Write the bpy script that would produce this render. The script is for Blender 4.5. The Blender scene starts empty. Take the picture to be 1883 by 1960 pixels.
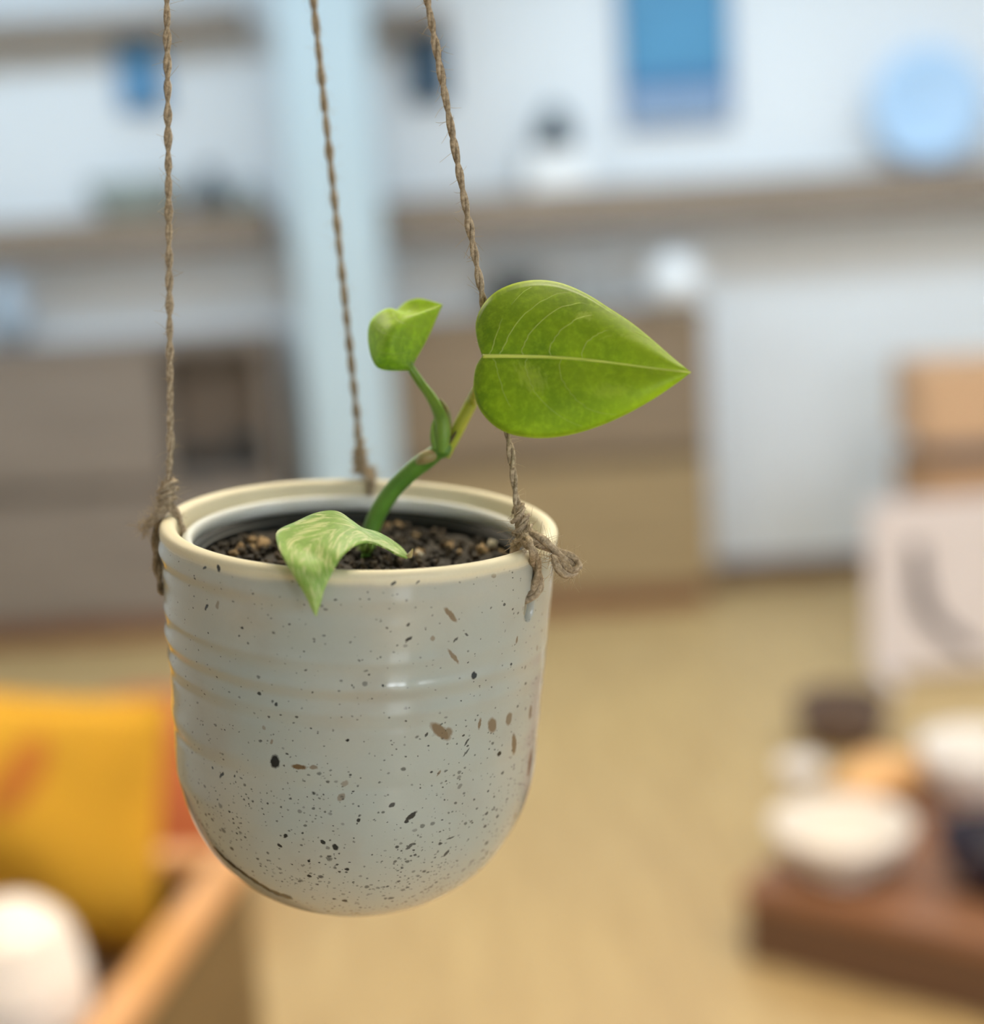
import bpy, bmesh, math, random
import numpy as np
from mathutils import Vector, Matrix, Euler
from mathutils.bvhtree import BVHTree

scene = bpy.context.scene
col = scene.collection
PI = math.pi

# ------------------------------------------------------------------ camera
F = 3000.0                                   # focal length in pixels of the 1883 x 1960 frame
W, H = 1883, 1960
PITCH, ROLL = math.radians(11.0), math.radians(3.5)
EYE = Vector((0, 0, 1.45))
FWD = Vector((0, math.cos(PITCH), -math.sin(PITCH)))
_up0 = Vector((0, math.sin(PITCH), math.cos(PITCH)))
_rt0 = Vector((1, 0, 0))
UP = _up0 * math.cos(ROLL) + _rt0 * math.sin(ROLL)
RT = _rt0 * math.cos(ROLL) - _up0 * math.sin(ROLL)
cam_data = bpy.data.cameras.new('camera')
cam_data.sensor_fit = 'VERTICAL'
cam_data.sensor_height = 36.0
cam_data.lens = 36.0 * F / H
cam_data.clip_start = 0.02
cam_data.dof.use_dof = True
cam_data.dof.focus_distance = 0.439
cam_data.dof.aperture_fstop = 3.9
cam = bpy.data.objects.new('camera', cam_data)
col.objects.link(cam)
cam.matrix_world = Matrix(((RT.x, UP.x, -FWD.x, EYE.x), (RT.y, UP.y, -FWD.y, EYE.y), (RT.z, UP.z, -FWD.z, EYE.z), (0, 0, 0, 1)))
scene.camera = cam

# ------------------------------------------------------------------ world, lights, exposure
world = bpy.data.worlds.new('daylight')
scene.world = world
world.use_nodes = True
_wt = world.node_tree                       # overcast daylight above the horizon, dim pavement below it
_geo = _wt.nodes.new('ShaderNodeTexCoord')
_sep = _wt.nodes.new('ShaderNodeSeparateXYZ')
_rng = _wt.nodes.new('ShaderNodeMapRange')
_mix = _wt.nodes.new('ShaderNodeMix')
_mix.data_type = 'RGBA'
_rng.inputs[1].default_value, _rng.inputs[2].default_value = -0.02, 0.04
_mix.inputs[6].default_value = (0.20, 0.205, 0.20, 1)
_mix.inputs[7].default_value = (0.87, 0.94, 1.0, 1)
_wt.links.new(_geo.outputs['Generated'], _sep.inputs[0])
_wt.links.new(_sep.outputs[2], _rng.inputs[0])
_wt.links.new(_rng.outputs[0], _mix.inputs[0])
_wt.links.new(_mix.outputs[2], _wt.nodes['Background'].inputs[0])
_wt.nodes['Background'].inputs[1].default_value = 13.0
scene.view_settings.view_transform = 'Standard'
scene.view_settings.look = 'None'
scene.view_settings.gamma = 1.0
scene.view_settings.use_curve_mapping = False
scene.view_settings.exposure = 0.1
scene.cycles.use_light_tree = False
scene.cycles.max_bounces = 6
scene.cycles.diffuse_bounces = 3
scene.cycles.glossy_bounces = 3
scene.cycles.transmission_bounces = 4
scene.cycles.adaptive_threshold = 0.05
scene.cycles.caustics_reflective = False
scene.cycles.caustics_refractive = False
ADDED_LAMPS = [  # x, y, size x, size y, watts, colour, place    (unseen panel lights, added for back light and fill)
    (-1.5, 4.45, 1.2, 0.45, 31, (0.66, 0.85, 1.0), 'over the left cabinet'),
    (0.8, 4.45, 1.2, 0.45, 31, (0.66, 0.85, 1.0), 'over the right cabinet'),
    (2.5, 4.3, 1.0, 0.45, 18, (0.74, 0.87, 1.0), 'over the stack of boxes'),
    (0.45, 1.55, 0.9, 0.5, 46, (1.0, 0.90, 0.70), 'just behind the hanging planter'),
    (1.7, 2.5, 0.9, 0.5, 21, (1.0, 0.86, 0.68), 'over the low platform'),
    (-1.3, 1.9, 0.9, 0.5, 28, (1.0, 0.86, 0.68), 'over the wooden crate'),
]


# ------------------------------------------------------------------ helpers
def ray(px, py):
    return FWD + RT * ((px - W / 2) / F) - UP * ((py - H / 2) / F)

def at(px, py, z):            # a point seen at this pixel, z metres in front of the lens
    return EYE + ray(px, py) * z

def on_wall(px, py, y):       # on an upright plane facing the shop
    d = ray(px, py)
    return EYE + d * ((y - EYE.y) / d.y)

def on_level(px, py, z):      # on a level surface
    d = ray(px, py)
    return EYE + d * ((z - EYE.z) / d.z)

def link(name, me, mats=None, parent=None):
    o = bpy.data.objects.new(name, me)
    col.objects.link(o)
    if mats is not None:
        for m in (mats if isinstance(mats, (list, tuple)) else [mats]):
            me.materials.append(m)
    if parent is not None:
        o.parent = parent
        o.matrix_parent_inverse = Matrix()
    return o

def mesh(name, verts, faces, mats=None, parent=None, smooth=True, uvs=None, fmat=None):
    """verts are world (or parent-space) points; a top-level mesh gets its origin at its base"""
    me = bpy.data.meshes.new(name)
    vs = [Vector(v) for v in verts]
    org = None
    if parent is None:
        lo = Vector((min(v.x for v in vs), min(v.y for v in vs), min(v.z for v in vs)))
        hi = Vector((max(v.x for v in vs), max(v.y for v in vs), max(v.z for v in vs)))
        org = Vector(((lo.x + hi.x) / 2, (lo.y + hi.y) / 2, lo.z))
        vs = [v - org for v in vs]
    me.from_pydata([tuple(v) for v in vs], [], faces)
    if uvs is not None:
        uvl = me.uv_layers.new(name='UVMap')
        for i, l in enumerate(me.loops):
            uvl.data[i].uv = uvs[i] if len(uvs) == len(me.loops) else uvs[l.vertex_index]
    if smooth:
        me.polygons.foreach_set('use_smooth', [True] * len(me.polygons))
    if fmat is not None:
        me.polygons.foreach_set('material_index', fmat)
    me.update()
    o = link(name, me, mats, parent)
    if org is not None:
        o.location = org
    return o

def tag(o, label, cat, group=None):
    o['label'] = label
    o['category'] = cat
    if group:
        o['group'] = group
    return o

def structure(o, label=None):
    o['kind'] = 'structure'
    if label:
        o['label'] = label
    return o

def empty(name, loc, label=None, cat=None, rot=None, group=None):
    o = bpy.data.objects.new(name, None)
    col.objects.link(o)
    o.location = loc
    o.empty_display_size = 0.05
    if rot is not None:
        o.rotation_euler = rot
    if label:
        tag(o, label, cat, group)
    return o

def box(name, size, loc, mat, parent=None, bevel=0.004, rotz=0.0, rot=None):
    """bevelled board; loc is the centre of its base"""
    bm = bmesh.new()
    bmesh.ops.create_cube(bm, size=1.0)
    bmesh.ops.scale(bm, vec=size, verts=bm.verts)
    bmesh.ops.translate(bm, vec=(0, 0, size[2] / 2), verts=bm.verts)
    if bevel > 0:
        bmesh.ops.bevel(bm, geom=list(bm.edges), offset=bevel, segments=2, affect='EDGES')
    me = bpy.data.meshes.new(name)
    bm.to_mesh(me)
    bm.free()
    o = link(name, me, mat, parent)
    o.location = loc
    o.rotation_euler = rot if rot is not None else (0, 0, rotz)
    return o

def lathe(name, prof, mat, parent=None, seg=64, loc=(0, 0, 0), rot=None, closed=False, wob=0.0, seed=1):
    rng = random.Random(seed)
    ph = rng.random() * 6
    vs, fs = [], []
    n = len(prof)
    for i in range(seg):
        a = 2 * PI * i / seg
        k = 1 + wob * math.sin(2 * a + ph) + wob * 0.5 * math.sin(3 * a + 2 * ph)
        for r, z in prof:
            vs.append((r * k * math.cos(a), r * k * math.sin(a), z))
    m = n if closed else n - 1
    for i in range(seg):
        j = (i + 1) % seg
        for k in range(m):
            k2 = (k + 1) % n
            fs.append((i * n + k, j * n + k, j * n + k2, i * n + k2))
    me = bpy.data.meshes.new(name)
    me.from_pydata(vs, [], fs)
    bm = bmesh.new()
    bm.from_mesh(me)
    bmesh.ops.remove_doubles(bm, verts=bm.verts, dist=1e-6)
    bmesh.ops.recalc_face_normals(bm, faces=bm.faces)
    bm.to_mesh(me)
    bm.free()
    me.polygons.foreach_set('use_smooth', [True] * len(me.polygons))
    o = link(name, me, mat, parent)
    o.location = loc
    if rot is not None:
        o.rotation_euler = rot
    return o

def spline(pts, n):
    """centripetal-ish Catmull-Rom through points of any dimension, n samples spread by chord length"""
    p = np.array([list(q) for q in pts], float)
    if len(p) == 2:
        t = np.linspace(0, 1, n)[:, None]
        return p[0] * (1 - t) + p[1] * t
    d = np.sqrt(((p[1:] - p[:-1]) ** 2).sum(1)) + 1e-9
    cum = np.concatenate([[0], np.cumsum(d)])
    out = []
    for s in np.linspace(0, cum[-1], n):
        i = min(max(int(np.searchsorted(cum, s) - 1), 0), len(p) - 2)
        u = (s - cum[i]) / d[i]
        m0 = (p[i + 1] - p[i - 1]) / (d[i] + d[i - 1]) * d[i] if i > 0 else p[1] - p[0]
        m1 = (p[i + 2] - p[i]) / (d[i + 1] + d[i]) * d[i] if i + 2 < len(p) else p[-1] - p[-2]
        out.append((2 * u**3 - 3 * u**2 + 1) * p[i] + (u**3 - 2 * u**2 + u) * m0 + (-2 * u**3 + 3 * u**2) * p[i + 1] + (u**3 - u**2) * m1)
    return np.array(out)

def frames(path):
    T = np.gradient(path, axis=0)
    T /= np.linalg.norm(T, axis=1)[:, None] + 1e-12
    ref = np.array([0.31, 0.9, 0.2])
    N = []
    v = ref - T[0] * ref.dot(T[0])
    for t in T:
        v = v - t * v.dot(t)
        v /= np.linalg.norm(v) + 1e-12
        N.append(v.copy())
    N = np.array(N)
    return T, N, np.cross(T, N)

def tube_geo(path, rad, seg=10, vs=None, fs=None, caps=True, squash=1.0):
    vs = [] if vs is None else vs
    fs = [] if fs is None else fs
    path = np.asarray(path, float)
    rad = np.broadcast_to(np.asarray(rad, float), (len(path),))
    T, N, B = frames(path)
    base = len(vs)
    for i in range(len(path)):
        for k in range(seg):
            a = 2 * PI * k / seg
            vs.append(tuple(path[i] + rad[i] * (math.cos(a) * N[i] + squash * math.sin(a) * B[i])))
    for i in range(len(path) - 1):
        for k in range(seg):
            k2 = (k + 1) % seg
            fs.append((base + i * seg + k, base + i * seg + k2, base + (i + 1) * seg + k2, base + (i + 1) * seg + k))
    if caps:
        fs.append(tuple(base + k for k in range(seg - 1, -1, -1)))
        e = base + (len(path) - 1) * seg
        fs.append(tuple(e + k for k in range(seg)))
    return vs, fs

def noise1(x, seed):
    return (math.sin(x * 1.7 + seed) + math.sin(x * 2.9 + seed * 2.3) * 0.6 + math.sin(x * 5.3 + seed * 0.7) * 0.35) / 1.95

# ------------------------------------------------------------------ materials
def srgb(r, g, b):
    def c(v):
        v /= 255.0
        return v / 12.92 if v <= 0.04045 else ((v + 0.055) / 1.055) ** 2.4
    return (c(r), c(g), c(b), 1.0)

class NT:
    def __init__(self, name):
        self.m = bpy.data.materials.new(name)
        self.m.use_nodes = True
        self.t = self.m.node_tree
        self.b = self.t.nodes['Principled BSDF']
        self.out = self.t.nodes['Material Output']
    def n(self, kind, **kw):
        nd = self.t.nodes.new(kind)
        for k, v in kw.items():
            setattr(nd, k, v)
        return nd
    def l(self, a, b):
        self.t.links.new(a, b)
    def val(self, node, key, v):
        node.inputs[key].default_value = v
    def math(self, op, a, b=None, clamp=False):
        nd = self.n('ShaderNodeMath', operation=op)
        nd.use_clamp = clamp
        for i, x in enumerate((a, b)):
            if x is None:
                continue
            if isinstance(x, (int, float)):
                nd.inputs[i].default_value = x
            else:
                self.l(x, nd.inputs[i])
        return nd.outputs[0]
    def mix(self, fac, a, b, blend='MIX'):
        nd = self.n('ShaderNodeMix', data_type='RGBA', blend_type=blend)
        for key, x in ((0, fac), (6, a), (7, b)):
            if isinstance(x, (int, float, tuple, list)):
                nd.inputs[key].default_value = x
            else:
                self.l(x, nd.inputs[key])
        return nd.outputs[2]
    def coord(self, which='Object', scale=(1, 1, 1), loc=(0, 0, 0), rot=(0, 0, 0)):
        tc = self.n('ShaderNodeTexCoord')
        mp = self.n('ShaderNodeMapping')
        mp.inputs['Scale'].default_value = scale
        mp.inputs['Location'].default_value = loc
        mp.inputs['Rotation'].default_value = rot
        self.l(tc.outputs[which], mp.inputs['Vector'])
        return mp.outputs[0]
    def noise(self, vec, scale, detail=3, rough=0.5, dist=0.0):
        nd = self.n('ShaderNodeTexNoise')
        nd.inputs['Scale'].default_value = scale
        nd.inputs['Detail'].default_value = detail
        nd.inputs['Roughness'].default_value = rough
        nd.inputs['Distortion'].default_value = dist
        if vec is not None:
            self.l(vec, nd.inputs['Vector'])
        return nd.outputs[0]
    def ramp(self, fac, lo, hi, smooth=True):
        nd = self.n('ShaderNodeMapRange', interpolation_type='SMOOTHSTEP' if smooth else 'LINEAR')
        self.l(fac, nd.inputs[0])
        nd.inputs[1].default_value = lo
        nd.inputs[2].default_value = hi
        return nd.outputs[0]
    def bump(self, h, strength, dist):
        nd = self.n('ShaderNodeBump')
        nd.inputs['Strength'].default_value = strength
        nd.inputs['Distance'].default_value = dist
        self.l(h, nd.inputs['Height'])
        self.l(nd.outputs[0], self.b.inputs['Normal'])

def plain(name, c, rough=0.6, var=0.08, scale=6.0, bump=0.0, spec=0.4):
    k = NT(name)
    v = k.coord('Object')
    n = k.noise(v, scale, 4)
    c2 = tuple(x * (1 - 2.2 * var) for x in c[:3]) + (1,)
    k.l(k.mix(n, tuple(min(1, x * (1 + var)) for x in c[:3]) + (1,), c2), k.b.inputs['Base Color'])
    k.b.inputs['Roughness'].default_value = rough
    k.b.inputs['Specular IOR Level'].default_value = spec
    if bump:
        k.bump(k.noise(v, scale * 8, 4), 0.5, bump)
    return k.m

def wood(name, c, rough=0.55, axis=0, contrast=0.3, scale=9.0):
    k = NT(name)
    s = [scale * 3] * 3
    s[axis] = scale * 0.25
    v = k.coord('Object', scale=tuple(s))
    n = k.noise(v, 1.0, 5, 0.6, 0.6)
    n2 = k.noise(k.coord('Object'), 1.5, 2)
    dark = tuple(x * (1 - contrast) for x in c[:3]) + (1,)
    lite = tuple(min(1, x * (1 + contrast * 0.5)) for x in c[:3]) + (1,)
    cc = k.mix(k.ramp(n, 0.3, 0.7), dark, lite)
    cc = k.mix(k.math('MULTIPLY', n2, 0.35), cc, dark)
    k.l(cc, k.b.inputs['Base Color'])
    k.b.inputs['Roughness'].default_value = rough
    k.bump(n, 0.25, 0.002)
    return k.m

def emit(name, c, s):
    k = NT(name)
    k.b.inputs['Base Color'].default_value = (0.8, 0.8, 0.8, 1)
    k.b.inputs['Emission Color'].default_value = c
    k.b.inputs['Emission Strength'].default_value = s
    return k.m

M = {}
M['wall'] = plain('white_wall_paint', (0.74, 0.79, 0.84, 1), 0.75, 0.03, 2.0)
M['post'] = plain('pale_blue_post_paint', (0.50, 0.63, 0.71, 1), 0.6, 0.03, 3.0)
M['ceiling'] = plain('ceiling_paint', (0.82, 0.84, 0.86, 1), 0.8, 0.03, 2.0)
M['base'] = wood('dark_baseboard_wood', (0.17, 0.10, 0.06, 1), 0.6, 0, 0.2)
M['shelf'] = wood('brown_shelf_wood', (0.26, 0.21, 0.165, 1), 0.6, 0, 0.2)
M['cab_a'] = wood('grey_brown_cabinet_wood', (0.27, 0.225, 0.19, 1), 0.6, 0, 0.22)
M['cab_b'] = wood('brown_cabinet_wood', (0.25, 0.185, 0.12, 1), 0.6, 0, 0.22)
M['cab_c'] = wood('tan_cabinet_wood', (0.36, 0.265, 0.14, 1), 0.6, 0, 0.2)
M['plinth'] = wood('reddish_plinth_wood', (0.25, 0.11, 0.05, 1), 0.55, 0, 0.2)
M['darkgap'] = plain('dark_recess_wood', (0.05, 0.045, 0.04, 1), 0.8, 0.05)
M['dark'] = plain('charcoal_glaze', (0.025, 0.035, 0.04, 1), 0.45, 0.1)
M['white'] = plain('white_glaze', (0.82, 0.78, 0.75, 1), 0.35, 0.02)
M['whitebox'] = plain('white_block_paint', (0.82, 0.86, 0.90, 1), 0.6, 0.02)
M['lamp'] = plain('lamp_housing', (0.7, 0.7, 0.7, 1), 0.5, 0.02)
M['metal'] = plain('hook_metal', (0.5, 0.5, 0.5, 1), 0.35, 0.05)
M['metal'].node_tree.nodes['Principled BSDF'].inputs['Metallic'].default_value = 1.0

def floor_mat():
    k = NT('worn_wood_floor')
    v = k.coord('Object', scale=(22, 3.0, 1))
    n = k.noise(v, 1.0, 4, 0.6, 0.3)
    n2 = k.noise(k.coord('Object'), 0.9, 3)
    c = k.mix(k.ramp(n, 0.25, 0.75), (0.42, 0.28, 0.118, 1), (0.55, 0.385, 0.172, 1))
    c = k.mix(k.math('MULTIPLY', k.ramp(n2, 0.35, 0.75), 0.35), c, (0.40, 0.28, 0.15, 1))
    k.l(c, k.b.inputs['Base Color'])
    k.b.inputs['Roughness'].default_value = 0.5
    return k.m
M['floor'] = floor_mat()

# ================================================================== the room
X0, X1, Y0, Y1, ZC = -3.2, 3.4, -2.2, 5.75, 2.9
structure(box('floor', (X1 - X0, Y1 - Y0, 0.1), ((X0 + X1) / 2, (Y0 + Y1) / 2, -0.1), M['floor'], bevel=0), 'worn tan wooden shop floor')
structure(box('wall_back', (X1 - X0, 0.12, ZC), ((X0 + X1) / 2, Y1 + 0.06, 0), M['wall'], bevel=0), 'white painted wall behind the shelves')
structure(box('wall_left', (0.12, Y1 - Y0, ZC), (X0 - 0.06, (Y0 + Y1) / 2, 0), M['wall'], bevel=0), 'white painted side wall on the left')
structure(box('wall_right', (0.12, Y1 - Y0, ZC), (X1 + 0.06, (Y0 + Y1) / 2, 0), M['wall'], bevel=0), 'white painted side wall on the right')
structure(box('ceiling', (X1 - X0, Y1 - Y0, 0.1), ((X0 + X1) / 2, (Y0 + Y1) / 2, ZC), M['ceiling'], bevel=0), 'white ceiling over the shop')
structure(box('baseboard_back', (X1 - X0, 0.02, 0.09), ((X0 + X1) / 2, Y1 - 0.01, 0), M['base'], bevel=0.003), 'dark wooden baseboard along the back wall')

for (lx, ly, sx, sy, w, c, place) in ADDED_LAMPS:
    t = empty('added_panel_light', (lx, ly, ZC - 0.06), 'added, unseen flat white ceiling panel light ' + place, 'ceiling light', group='added panel lights')
    box('housing', (sx + 0.06, sy + 0.06, 0.058), (0, 0, 0.002), M['lamp'], t, 0.005)
    ld = bpy.data.lights.new('panel_lamp', 'AREA')
    ld.shape = 'RECTANGLE'
    ld.size, ld.size_y = sx, sy
    ld.energy = w
    ld.color = c
    lo = bpy.data.objects.new('panel_lamp', ld)
    col.objects.link(lo)
    lo.parent = t
    lo.location = (0, 0, -0.004)

# unseen shop front: wall around two invented openings, added for the pot's highlights
ADDED_WINS = [(0.95, 1.65, 0.0, 2.35), (2.05, 3.05, 0.9, 2.45)]
fw = bpy.data.objects.new('wall_front', None)
col.objects.link(fw)
fw.location = (0, Y0, 0)
structure(fw, 'white shop front wall with two added window openings')
def piece(xa, xb, za, zb):
    box('wall_piece', (xb - xa, 0.12, zb - za), ((xa + xb) / 2, -0.06, za), M['wall'], fw, 0)
xs = X0
for (wa, wb, za, zb) in ADDED_WINS:
    piece(xs, wa, 0, ZC)
    if za > 0:
        piece(wa, wb, 0, za)
    piece(wa, wb, zb, ZC)
    xs = wb
piece(xs, X1, 0, ZC)
for i, (wa, wb, za, zb) in enumerate(ADDED_WINS):
    wn = bpy.data.objects.new('window_%d' % (i + 1), None)
    col.objects.link(wn)
    wn.location = ((wa + wb) / 2, Y0 - 0.06, za)
    structure(wn, ['added, unseen tall shop doorway with a single mullion', 'added, unseen shop window with a single mullion'][i])
    w_, h_ = wb - wa, zb - za
    for s_ in (-1, 1):
        box('frame_side', (0.04, 0.06, h_ - 0.004), (s_ * (w_ / 2 - 0.022), 0, 0.002), M['lamp'], wn, 0.003)
    for z_ in (0.002, h_ - 0.042):
        box('frame_rail', (w_ - 0.09, 0.06, 0.04), (0, 0, z_), M['lamp'], wn, 0.003)
    box('mullion', (0.05, 0.05, h_ - 0.09), (0, 0, 0.045), M['lamp'], wn, 0.003)
    pd = bpy.data.lights.new('daylight_portal', 'AREA')
    pd.shape = 'RECTANGLE'
    pd.size, pd.size_y = w_, h_
    pd.cycles.is_portal = True
    po = bpy.data.objects.new('daylight_portal', pd)
    col.objects.link(po)
    po.parent = wn
    po.location = (0, 0.065, h_ / 2)
    po.rotation_euler = (PI / 2, 0, PI)

# square post that divides the two shelf bays
pl, pr = on_wall(548, 300, 5.3), on_wall(716, 300, 5.3)
structure(box('trim_1', (pr.x - pl.x, 0.28, ZC), ((pl.x + pr.x) / 2, 5.3 + 0.14, 0), M['post'], bevel=0.006), 'pale blue square post between the two shelf bays')

# ================================================================== shelves on the back wall
def wall_shelf(pxl, pxr, pyt, pyb, pxm, yf, label, mat):
    zt, zb = on_wall(pxm, pyt, yf).z, on_wall(pxm, pyb, yf).z
    xl, xr = on_wall(pxl, (pyt + pyb) / 2, yf).x, on_wall(pxr, (pyt + pyb) / 2, yf).x
    t = empty('wall_shelf', ((xl + xr) / 2, yf, zb), label, 'shelf')
    wd = xr - xl
    box('front_board', (wd, 0.03, zt - zb), (0, 0.015, 0), mat, t, 0.004)
    box('shelf_board', (wd, Y1 - yf - 0.032, 0.03), (0, 0.03 + (Y1 - yf - 0.032) / 2, zt - zb - 0.03), mat, t, 0.004)
    for s in (-1, 1):
        box('end_board', (0.025, Y1 - yf - 0.032, zt - zb - 0.032), (s * (wd / 2 - 0.0125), 0.03 + (Y1 - yf - 0.032) / 2, 0), mat, t, 0.003)
    return t, zt

sh_r, ZS = wall_shelf(735, 2150, 360, 443, 1100, 5.57, 'long brown wooden shelf right of the post', M['shelf'])
sh_l, ZSL = wall_shelf(-250, 520, 414, 486, 250, 5.57, 'brown wooden wall shelf left of the post, below the blue panel', M['shelf'])
sh_lu, _ = wall_shelf(-250, 465, 22, 66, 250, 5.6, 'upper brown wall shelf left of the post', M['shelf'])
sh_ru, _ = wall_shelf(700, 850, 12, 60, 775, 5.6, 'short upper brown shelf right of the post, above the navy panel', M['shelf'])

# ------------------------------------------------------------------ things on the wall and shelves
def panel_mat(name, c):
    return plain(name, c, 0.5, 0.12, 5.0)

def wall_panel(pxl, pxr, pyt, pyb, y, label, mat, frame, name='wall_panel', cat='panel'):
    a, b = on_wall(pxl, (pyt + pyb) / 2, y), on_wall(pxr, (pyt + pyb) / 2, y)
    m_ = (pxl + pxr) / 2
    zt, zb = on_wall(m_, pyt, y).z, on_wall(m_, pyb, y).z
    t = empty(name, ((a.x + b.x) / 2, y + 0.02, zb), label, cat)
    w, h = b.x - a.x, zt - zb
    box('board', (w, 0.02, h), (0, 0, 0), mat, t, 0.003)
    for s in (-1, 1):
        box('frame_strip', (0.008, 0.028, h), (s * (w / 2 + 0.0045), -0.002, 0), frame, t, 0.002)
    box('frame_strip', (w + 0.018, 0.028, 0.008), (0, -0.002, -0.009), frame, t, 0.002)
    box('frame_strip', (w + 0.018, 0.028, 0.008), (0, -0.002, h + 0.001), frame, t, 0.002)
    return t, w, h

M['blue'] = panel_mat('mid_blue_print', (0.10, 0.28, 0.50, 1))
M['sky'] = panel_mat('bright_blue_print', (0.075, 0.285, 0.50, 1))
M['navy'] = panel_mat('navy_print', (0.03, 0.085, 0.15, 1))
M['band'] = panel_mat('deep_blue_band', (0.055, 0.16, 0.36, 1))
M['pale'] = panel_mat('greyed_blue_band', (0.26, 0.38, 0.56, 1))
wall_panel(226, 305, 74, 206, 5.71, 'narrow mid-blue panel on the wall under the upper left shelf', M['blue'], M['blue'])
wall_panel(785, 855, 66, 192, 5.71, 'narrow navy panel on the wall right of the post', M['navy'], M['navy'])
pt, pw, phh = wall_panel(1190, 1392, -190, 234, 5.71, 'large bright blue poster with a pale lower band on the wall', M['sky'], M['band'], 'wall_poster', 'poster')
box('deep_band', (pw - 0.004, 0.004, phh * 0.06), (0, -0.0125, phh * 0.155), M['band'], pt, 0.001)
box('pale_band', (pw - 0.004, 0.004, phh * 0.15), (0, -0.0125, 0.002), M['pale'], pt, 0.001)

# round pale-blue plate leaning on the shelf
M['plate'] = plain('pale_blue_plate_glaze', (0.42, 0.62, 0.86, 1), 0.3, 0.04, 4.0)
cp = on_wall(1782, 176, 5.62)
pr_ = (on_wall(1782, 176, 5.62) - on_wall(1672, 176, 5.62)).length
tp = empty('round_plate', (cp.x, 5.655, ZS + 0.001), 'round pale blue plate leaning on the right end of the shelf', 'plate')
ro = (math.radians(90 - 5), 0, 0)
zc_ = pr_ * math.cos(math.radians(5))
lathe('dish', [(0, 0.012), (pr_ * .58, 0.012), (pr_ * .66, 0.018), (pr_ * .97, 0.04), (pr_, 0.042), (pr_ * .99, 0.047), (pr_ * .66, 0.026), (pr_ * .56, 0.019), (0, 0.019)],
      M['plate'], tp, 72, (0, 0.035, zc_ + 0.004), ro)
lathe('foot_ring', [(pr_ * .50, 0.0), (pr_ * .56, 0.0), (pr_ * .56, 0.0125), (pr_ * .50, 0.0125)], M['plate'], tp, 64, (0, 0.035, zc_ + 0.004), ro, True)

# dark dome jar on a white block
bl = on_wall(1067, 287, 5.55)
box_b = box('display_block', (0.22, 0.14, bl.z - ZS - 0.001), (bl.x, 5.66, ZS + 0.001), M['whitebox'], None, 0.004)
tag(box_b, 'plain white block under the dark domed jar on the shelf', 'block')
tj = empty('domed_jar', (bl.x, 5.66, bl.z + 0.001), 'small charcoal jar with a domed lid on a white block', 'jar')
M['jarlid'] = plain('grey_jar_lid', (0.10, 0.13, 0.15, 1), 0.4, 0.1)
jr = 0.062
lathe('body', [(0, 0), (jr * .9, 0), (jr, 0.012), (jr * 1.02, 0.05), (jr * .98, 0.072), (0, 0.072)], M['dark'], tj, 40)
lathe('lid', [(jr * .99, 0.0725), (jr, 0.082), (jr * .9, 0.11), (jr * .6, 0.138), (jr * .2, 0.15), (jr * .17, 0.157), (0, 0.16)], M['jarlid'], tj, 40)

# left shelf: grey-green basket and two dark bottles
M['sage'] = plain('grey_green_weave', (0.28, 0.33, 0.31, 1), 0.8, 0.15, 20, 0.002)
c0 = on_wall(300, 380, 5.6)
tb = empty('storage_basket', (c0.x - 0.09, 5.66, ZSL + 0.001), 'grey-green low basket on the left wall shelf', 'basket')
bh = on_wall(300, 350, 5.6).z - ZSL
lathe('bowl', [(0, 0), (0.12, 0), (0.15, bh * .5), (0.165, bh), (0.158, bh), (0.142, bh * .5), (0.112, 0.008), (0, 0.008)], M['sage'], tb, 40, (0, 0, 0)).scale = (1, 0.42, 1)
lathe('rim_band', [(0.160, bh - 0.004), (0.172, bh), (0.172, bh + 0.012), (0.160, bh + 0.012)], M['sage'], tb, 40, (0, 0, 0), None, True).scale = (1, 0.42, 1)
def bottle(name, px, pxw, pyt, y, zbase, mat, label, cat='bottle'):
    c = on_wall(px, 380, y)
    h = on_wall(px, pyt, y).z - zbase
    r = pxw / 2 / F * (y / math.cos(PITCH))
    t = empty(name, (c.x, y, zbase + 0.001), label, cat)
    lathe('body', [(0, 0), (r * .95, 0), (r, h * .05), (r, h * .5), (r * .8, h * .62), (r * .42, h * .72), (r * .4, h * .86), (0, h * .86)], mat, t, 32)
    lathe('stopper', [(r * .46, h * .861), (r * .5, h * .88), (r * .48, h * .98), (r * .3, h), (0, h)], M['dark'], t, 24)
    return t
M['bot'] = plain('slate_bottle_glaze', (0.075, 0.10, 0.11, 1), 0.35, 0.1)
bottle('stoppered_bottle', 405, 62, 318, 5.655, ZSL, M['bot'], 'dark slate stoppered bottle on the left wall shelf')
bottle('stoppered_bottle', 475, 60, 352, 5.665, ZSL, M['sage'], 'grey-green stoppered bottle at the post end of the left shelf')

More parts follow.
